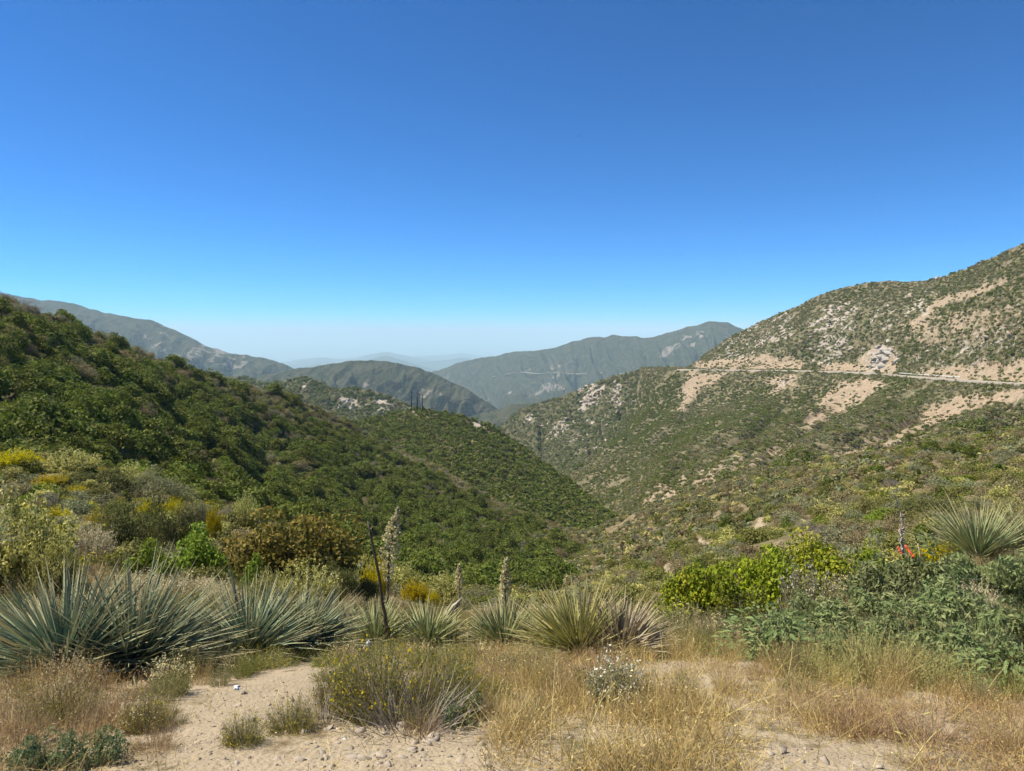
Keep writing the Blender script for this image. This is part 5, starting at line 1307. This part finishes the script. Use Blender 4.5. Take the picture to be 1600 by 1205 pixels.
grass([([(250,1230),(300,1090),(520,1030),(800,1100),(1200,1040),(1620,1090),(1620,1230)], 3600, 0.15, 0.0028, STRAW, 0.06, 0.25), ([(800,1210),(900,1040),(1300,1040),(1500,1210)], 260, 0.5, 0.004, STRAW, 0.6, 0.35)], 'fallen_straw', 'single straws lying criss cross on the foreground ground', 82)

# ------------------------------------------------------------------ road, rail, poles, far rocks, bird
def road_strip(name, pts, hw, mat, hill, lift=0.12):
    pts = np.array(pts, float); t = np.linspace(0, 1, 160); tk_ = (pts[:, 0] - pts[0, 0]) / (pts[-1, 0] - pts[0, 0])
    px = hermite(tk_, pts[:, 0], t); py = hermite(tk_, pts[:, 1], t); D = np.exp(hermite(tk_, np.log(pts[:, 2]), t))
    P = unproj(px, py, D); tg = unit(np.gradient(P, axis=0)); nb = unit(np.cross(tg, np.array([0, 0, 1.0])))
    nb = np.where(nb[:, 1:2] > 0, nb, -nb)      # towards the hill
    V = np.concatenate([P + nb * hw + [0, 0, lift], P - nb * hw + [0, 0, lift], P - nb * (hw + 2.5) + [0, 0, lift - 2.2], P + nb * hw + [0, 0, lift - 2.2]]); n = len(P); i = np.arange(n - 1)
    F = np.concatenate([np.stack([i + a * n, i + a * n + 1, i + b * n + 1, i + b * n], -1) for a, b in ((0, 1), (1, 2), (2, 3), (3, 0))])
    return struct(obj(name, mesh_np(name, V, F, None, mat))), P, nb
M_ROAD = mat_plain('worn_road', (0.27, 0.235, 0.19), 0.9, 0.05, 0.25, 0.3)
_, RP, RN = road_strip('road', ROAD, 2.7, M_ROAD, hillside_right)
e = tag(obj('guard_rail', None, None, (0, 0, 0)), 'pale metal guard rail along the outer edge of the road', 'guard rail')
pxr, pyr = proj(RP); sel = np.nonzero((pxr > 1395) & (pxr < 1495))[0]
side = np.where((RN[:, 1] < 0)[:, None], RN, -RN)
base = (RP + side * 2.5)[sel]; base[:, 2] += 0.25
k = np.concatenate([[0], np.cumsum(np.linalg.norm(np.diff(base, axis=0), axis=1))])
sp = np.arange(0, k[-1], 4.0); bp = np.stack([np.interp(sp, k, base[:, i]) for i in range(3)], -1)
e.location = bp[0]; M_RAIL = mat_plain('galvanised', (0.62, 0.63, 0.62), 0.45, 0.5, 0.1, 2)
n = len(bp); V = np.concatenate([bp + [0, 0, z] + side[sel[0]] * a for z, a in ((0.42, 0), (0.55, .08), (0.62, 0), (0.70, .08), (0.84, 0), (0.84, -.04), (0.42, -.04))]) - bp[0]
i = np.arange(n - 1); F = np.concatenate([np.stack([i + a * n, i + a * n + 1, i + ((a + 1) % 7) * n + 1, i + ((a + 1) % 7) * n], -1) for a in range(7)])
obj('rail', mesh_np('rail', V, F, None, M_RAIL), e)
pm = mesh_np('rail_post', *tube([(0, 0, -0.6), (0, 0, 0.4), (0, 0, 0.78)], [0.08, 0.08, 0.075], 6), None, mat_plain('post_wood', (0.24, 0.20, 0.16), 0.9))
for p in bp: obj('post', pm, e, p - bp[0] - side[sel[0]] * 0.13)
e = None
# far road cut on the distant mountain
fr = [(770,588.5),(790,585.5),(815,582),(840,583.5),(870,582),(900,584),(940,583),(985,585)]
fp = np.array([right_mountain.at(a, b) for a, b in fr]); t = np.linspace(0, 1, 60); tk_ = np.linspace(0, 1, len(fp))
Q = np.stack([hermite(tk_, fp[:, i], t) for i in range(3)], -1); tg = unit(np.gradient(Q, axis=0)); nb = unit(np.cross(tg, [0, 0, 1.0])); nb = np.where(nb[:, 1:2] > 0, -nb, nb)
V = np.concatenate([Q + [0, 0, 2.0], Q + nb * 7 + [0, 0, 2.0], Q + nb * 12 - [0, 0, 1.0]]); n = 60; i = np.arange(n - 1)
struct(obj('far_road', mesh_np('far_road', V, np.concatenate([np.stack([i + a * n, i + a * n + 1, i + (a + 1) * n + 1, i + (a + 1) * n], -1) for a in range(2)]), None, mat_plain('far_road_cut', (0.19, 0.17, 0.14), 0.9, 0.05, 0.5, 0.02))))
# poles on the middle knoll
M_POLE = mat_plain('pole_wood', (0.055, 0.045, 0.04), 0.9, 0.1, 0.2, 3)
for px, y0, y1, lab in ((643, 611, 643, 'leftmost of the three dark poles on the knoll'), (652, 612, 642, 'middle one of the three dark poles on the knoll'), (660, 616, 646, 'rightmost of the three dark poles on the knoll')):
    b = hill_middle.at(px, y1); b = np.array(b); D = b[1]; h = top_z(y0, D) - b[2]
    b[0] = (px - 800) / FPX * (D * CP - (b[2] - ZC) * SP)
    e = tag(obj('utility_pole', None, None, b), lab, 'pole', 'poles on the knoll')
    obj('shaft', mesh_np('pole_shaft', *tube([(0, 0, -1.5), (0, 0, h * .5), (0.05, 0, h)], [0.30, 0.26, 0.2], 10), None, M_POLE), e)
    V, F = tube([(-0.7, 0, h - 0.7), (0, -0.12, h - 0.7), (0.7, 0, h - 0.7)], [0.07, 0.08, 0.07], 6)
    ca = obj('crossarm', mesh_np('pole_crossarm', V, F, None, M_POLE), e)
    for s in (-0.6, 0.6): obj('insulator', mesh_np('pole_insulator', *tube([(s, 0, h - 0.64), (s, 0, h - 0.48), (s, 0, h - 0.4)], [0.05, 0.07, 0.03], 6), None, M_POLE), ca)
# rock outcrops on the hills
def outcrop(hill, px, py, wpx, hpx, n, label, mat, seed):
    r = np.random.default_rng(seed); c = hill.at(px, py); D = c[1]; parts = []
    k = 0; Vs, Fs = [], []
    for i in range(n):
        p = hill.at(px + wpx * 0.5 * r.normal() * 0.7, py + hpx * 0.5 * r.normal() * 0.7)
        s = D / FPX * (0.14 + 0.18 * r.random()) * min(wpx, hpx)
        V, F = ROCKM[i % 4]; a = r.random() * 6.28; Rz = np.array(Matrix.Rotation(a, 3, 'Z') @ Matrix.Rotation(0.5 * r.normal(), 3, 'X'))
        Vs.append((V * s * (0.7 + 0.6 * r.random(3))) @ Rz.T + p - c); Fs.append(F + k); k += len(V)
    return tag(obj('rock_outcrop', mesh_np('rock_outcrop', np.concatenate(Vs), np.concatenate(Fs), None, mat), None, c), label, 'rock')
outcrop(far_knoll, 542, 631, 32, 16, 22, 'white rock outcrop on the hill left of the poles', M_ROCKW, 1)
outcrop(far_knoll, 475, 601, 9, 8, 6, 'small white rock on the hill above the left crest', M_ROCKW, 2)
outcrop(hill_left, 462, 613, 34, 7, 12, 'pale rocks along the crest of the left hill', M_ROCKW, 3)
outcrop(far_knoll, 597, 632, 40, 16, 14, 'pinkish broken rocks left of the poles', M_ROCK, 4)
outcrop(hill_middle, 735, 656, 60, 6, 9, 'pale rocks on the crest right of the poles', M_ROCKW, 5)
outcrop(rocky_spur, 922, 615, 34, 28, 26, 'large pinkish rock outcrop on the crest of the spur', M_ROCK, 6)
outcrop(rocky_spur, 872, 668, 34, 22, 20, 'pinkish rock outcrop low on the spur', M_ROCK, 7)
outcrop(rocky_spur, 825, 653, 8, 16, 7, 'pale upright rock at the left end of the spur', M_ROCKW, 8)
outcrop(rocky_spur, 964, 612, 14, 22, 9, 'pale rocks right of the large spur outcrop', M_ROCKW, 9)
outcrop(rocky_spur, 1022, 580, 30, 8, 10, 'pale rocks on the spur crest below the road bend', M_ROCK, 10)
outcrop(hillside_right, 1378, 556, 40, 34, 30, 'pale cliff of broken rock directly above the road', M_ROCKW, 11)
outcrop(hillside_right, 1262, 512, 14, 40, 14, 'rocky rib in the gully above the road', M_ROCK, 12)
outcrop(hillside_right, 1215, 605, 22, 14, 10, 'pale rock patch just below the road', M_ROCK, 13)
# the bird high over the valley
b = unproj(904, 213, 160)
e = tag(obj('bird', None, None, b), 'tiny dark bird high in the blue sky', 'bird')
V, F = tube([(-0.22, 0, 0), (-0.12, 0, 0.0), (0.05, 0, 0.01), (0.2, 0, 0.02), (0.27, 0, 0.02)], [0.01, 0.05, 0.07, 0.04, 0.01], 8)
wv = [(0.1, 0, 0.03), (-0.06, 0, 0.03), (0.12, 0.3, 0.13), (0.0, 0.3, 0.12), (0.03, 0.6, 0.08), (-0.02, 0.6, 0.075)]
WV = np.array(wv + [(x, -y, z) for x, y, z in wv] + [(-0.2, 0.02, 0), (-0.2, -0.02, 0), (-0.36, 0.09, 0), (-0.36, -0.09, 0)])
WF = np.array([(0, 1, 3, 2), (2, 3, 5, 4), (6, 8, 9, 7), (8, 10, 11, 9), (12, 14, 15, 13)]) + len(V)
M_BIRD = mat_plain('bird_dark', (0.02, 0.02, 0.02), 0.8)
tag(obj('bird', mesh_np('bird', np.concatenate([V, WV]), np.concatenate([F, WF]), None, M_BIRD), None, b, (0, 0, 0.5)), 'tiny dark bird high in the blue sky', 'bird')
bpy.data.objects.remove(e)
for q in REPORT: print('PLANT', *q)
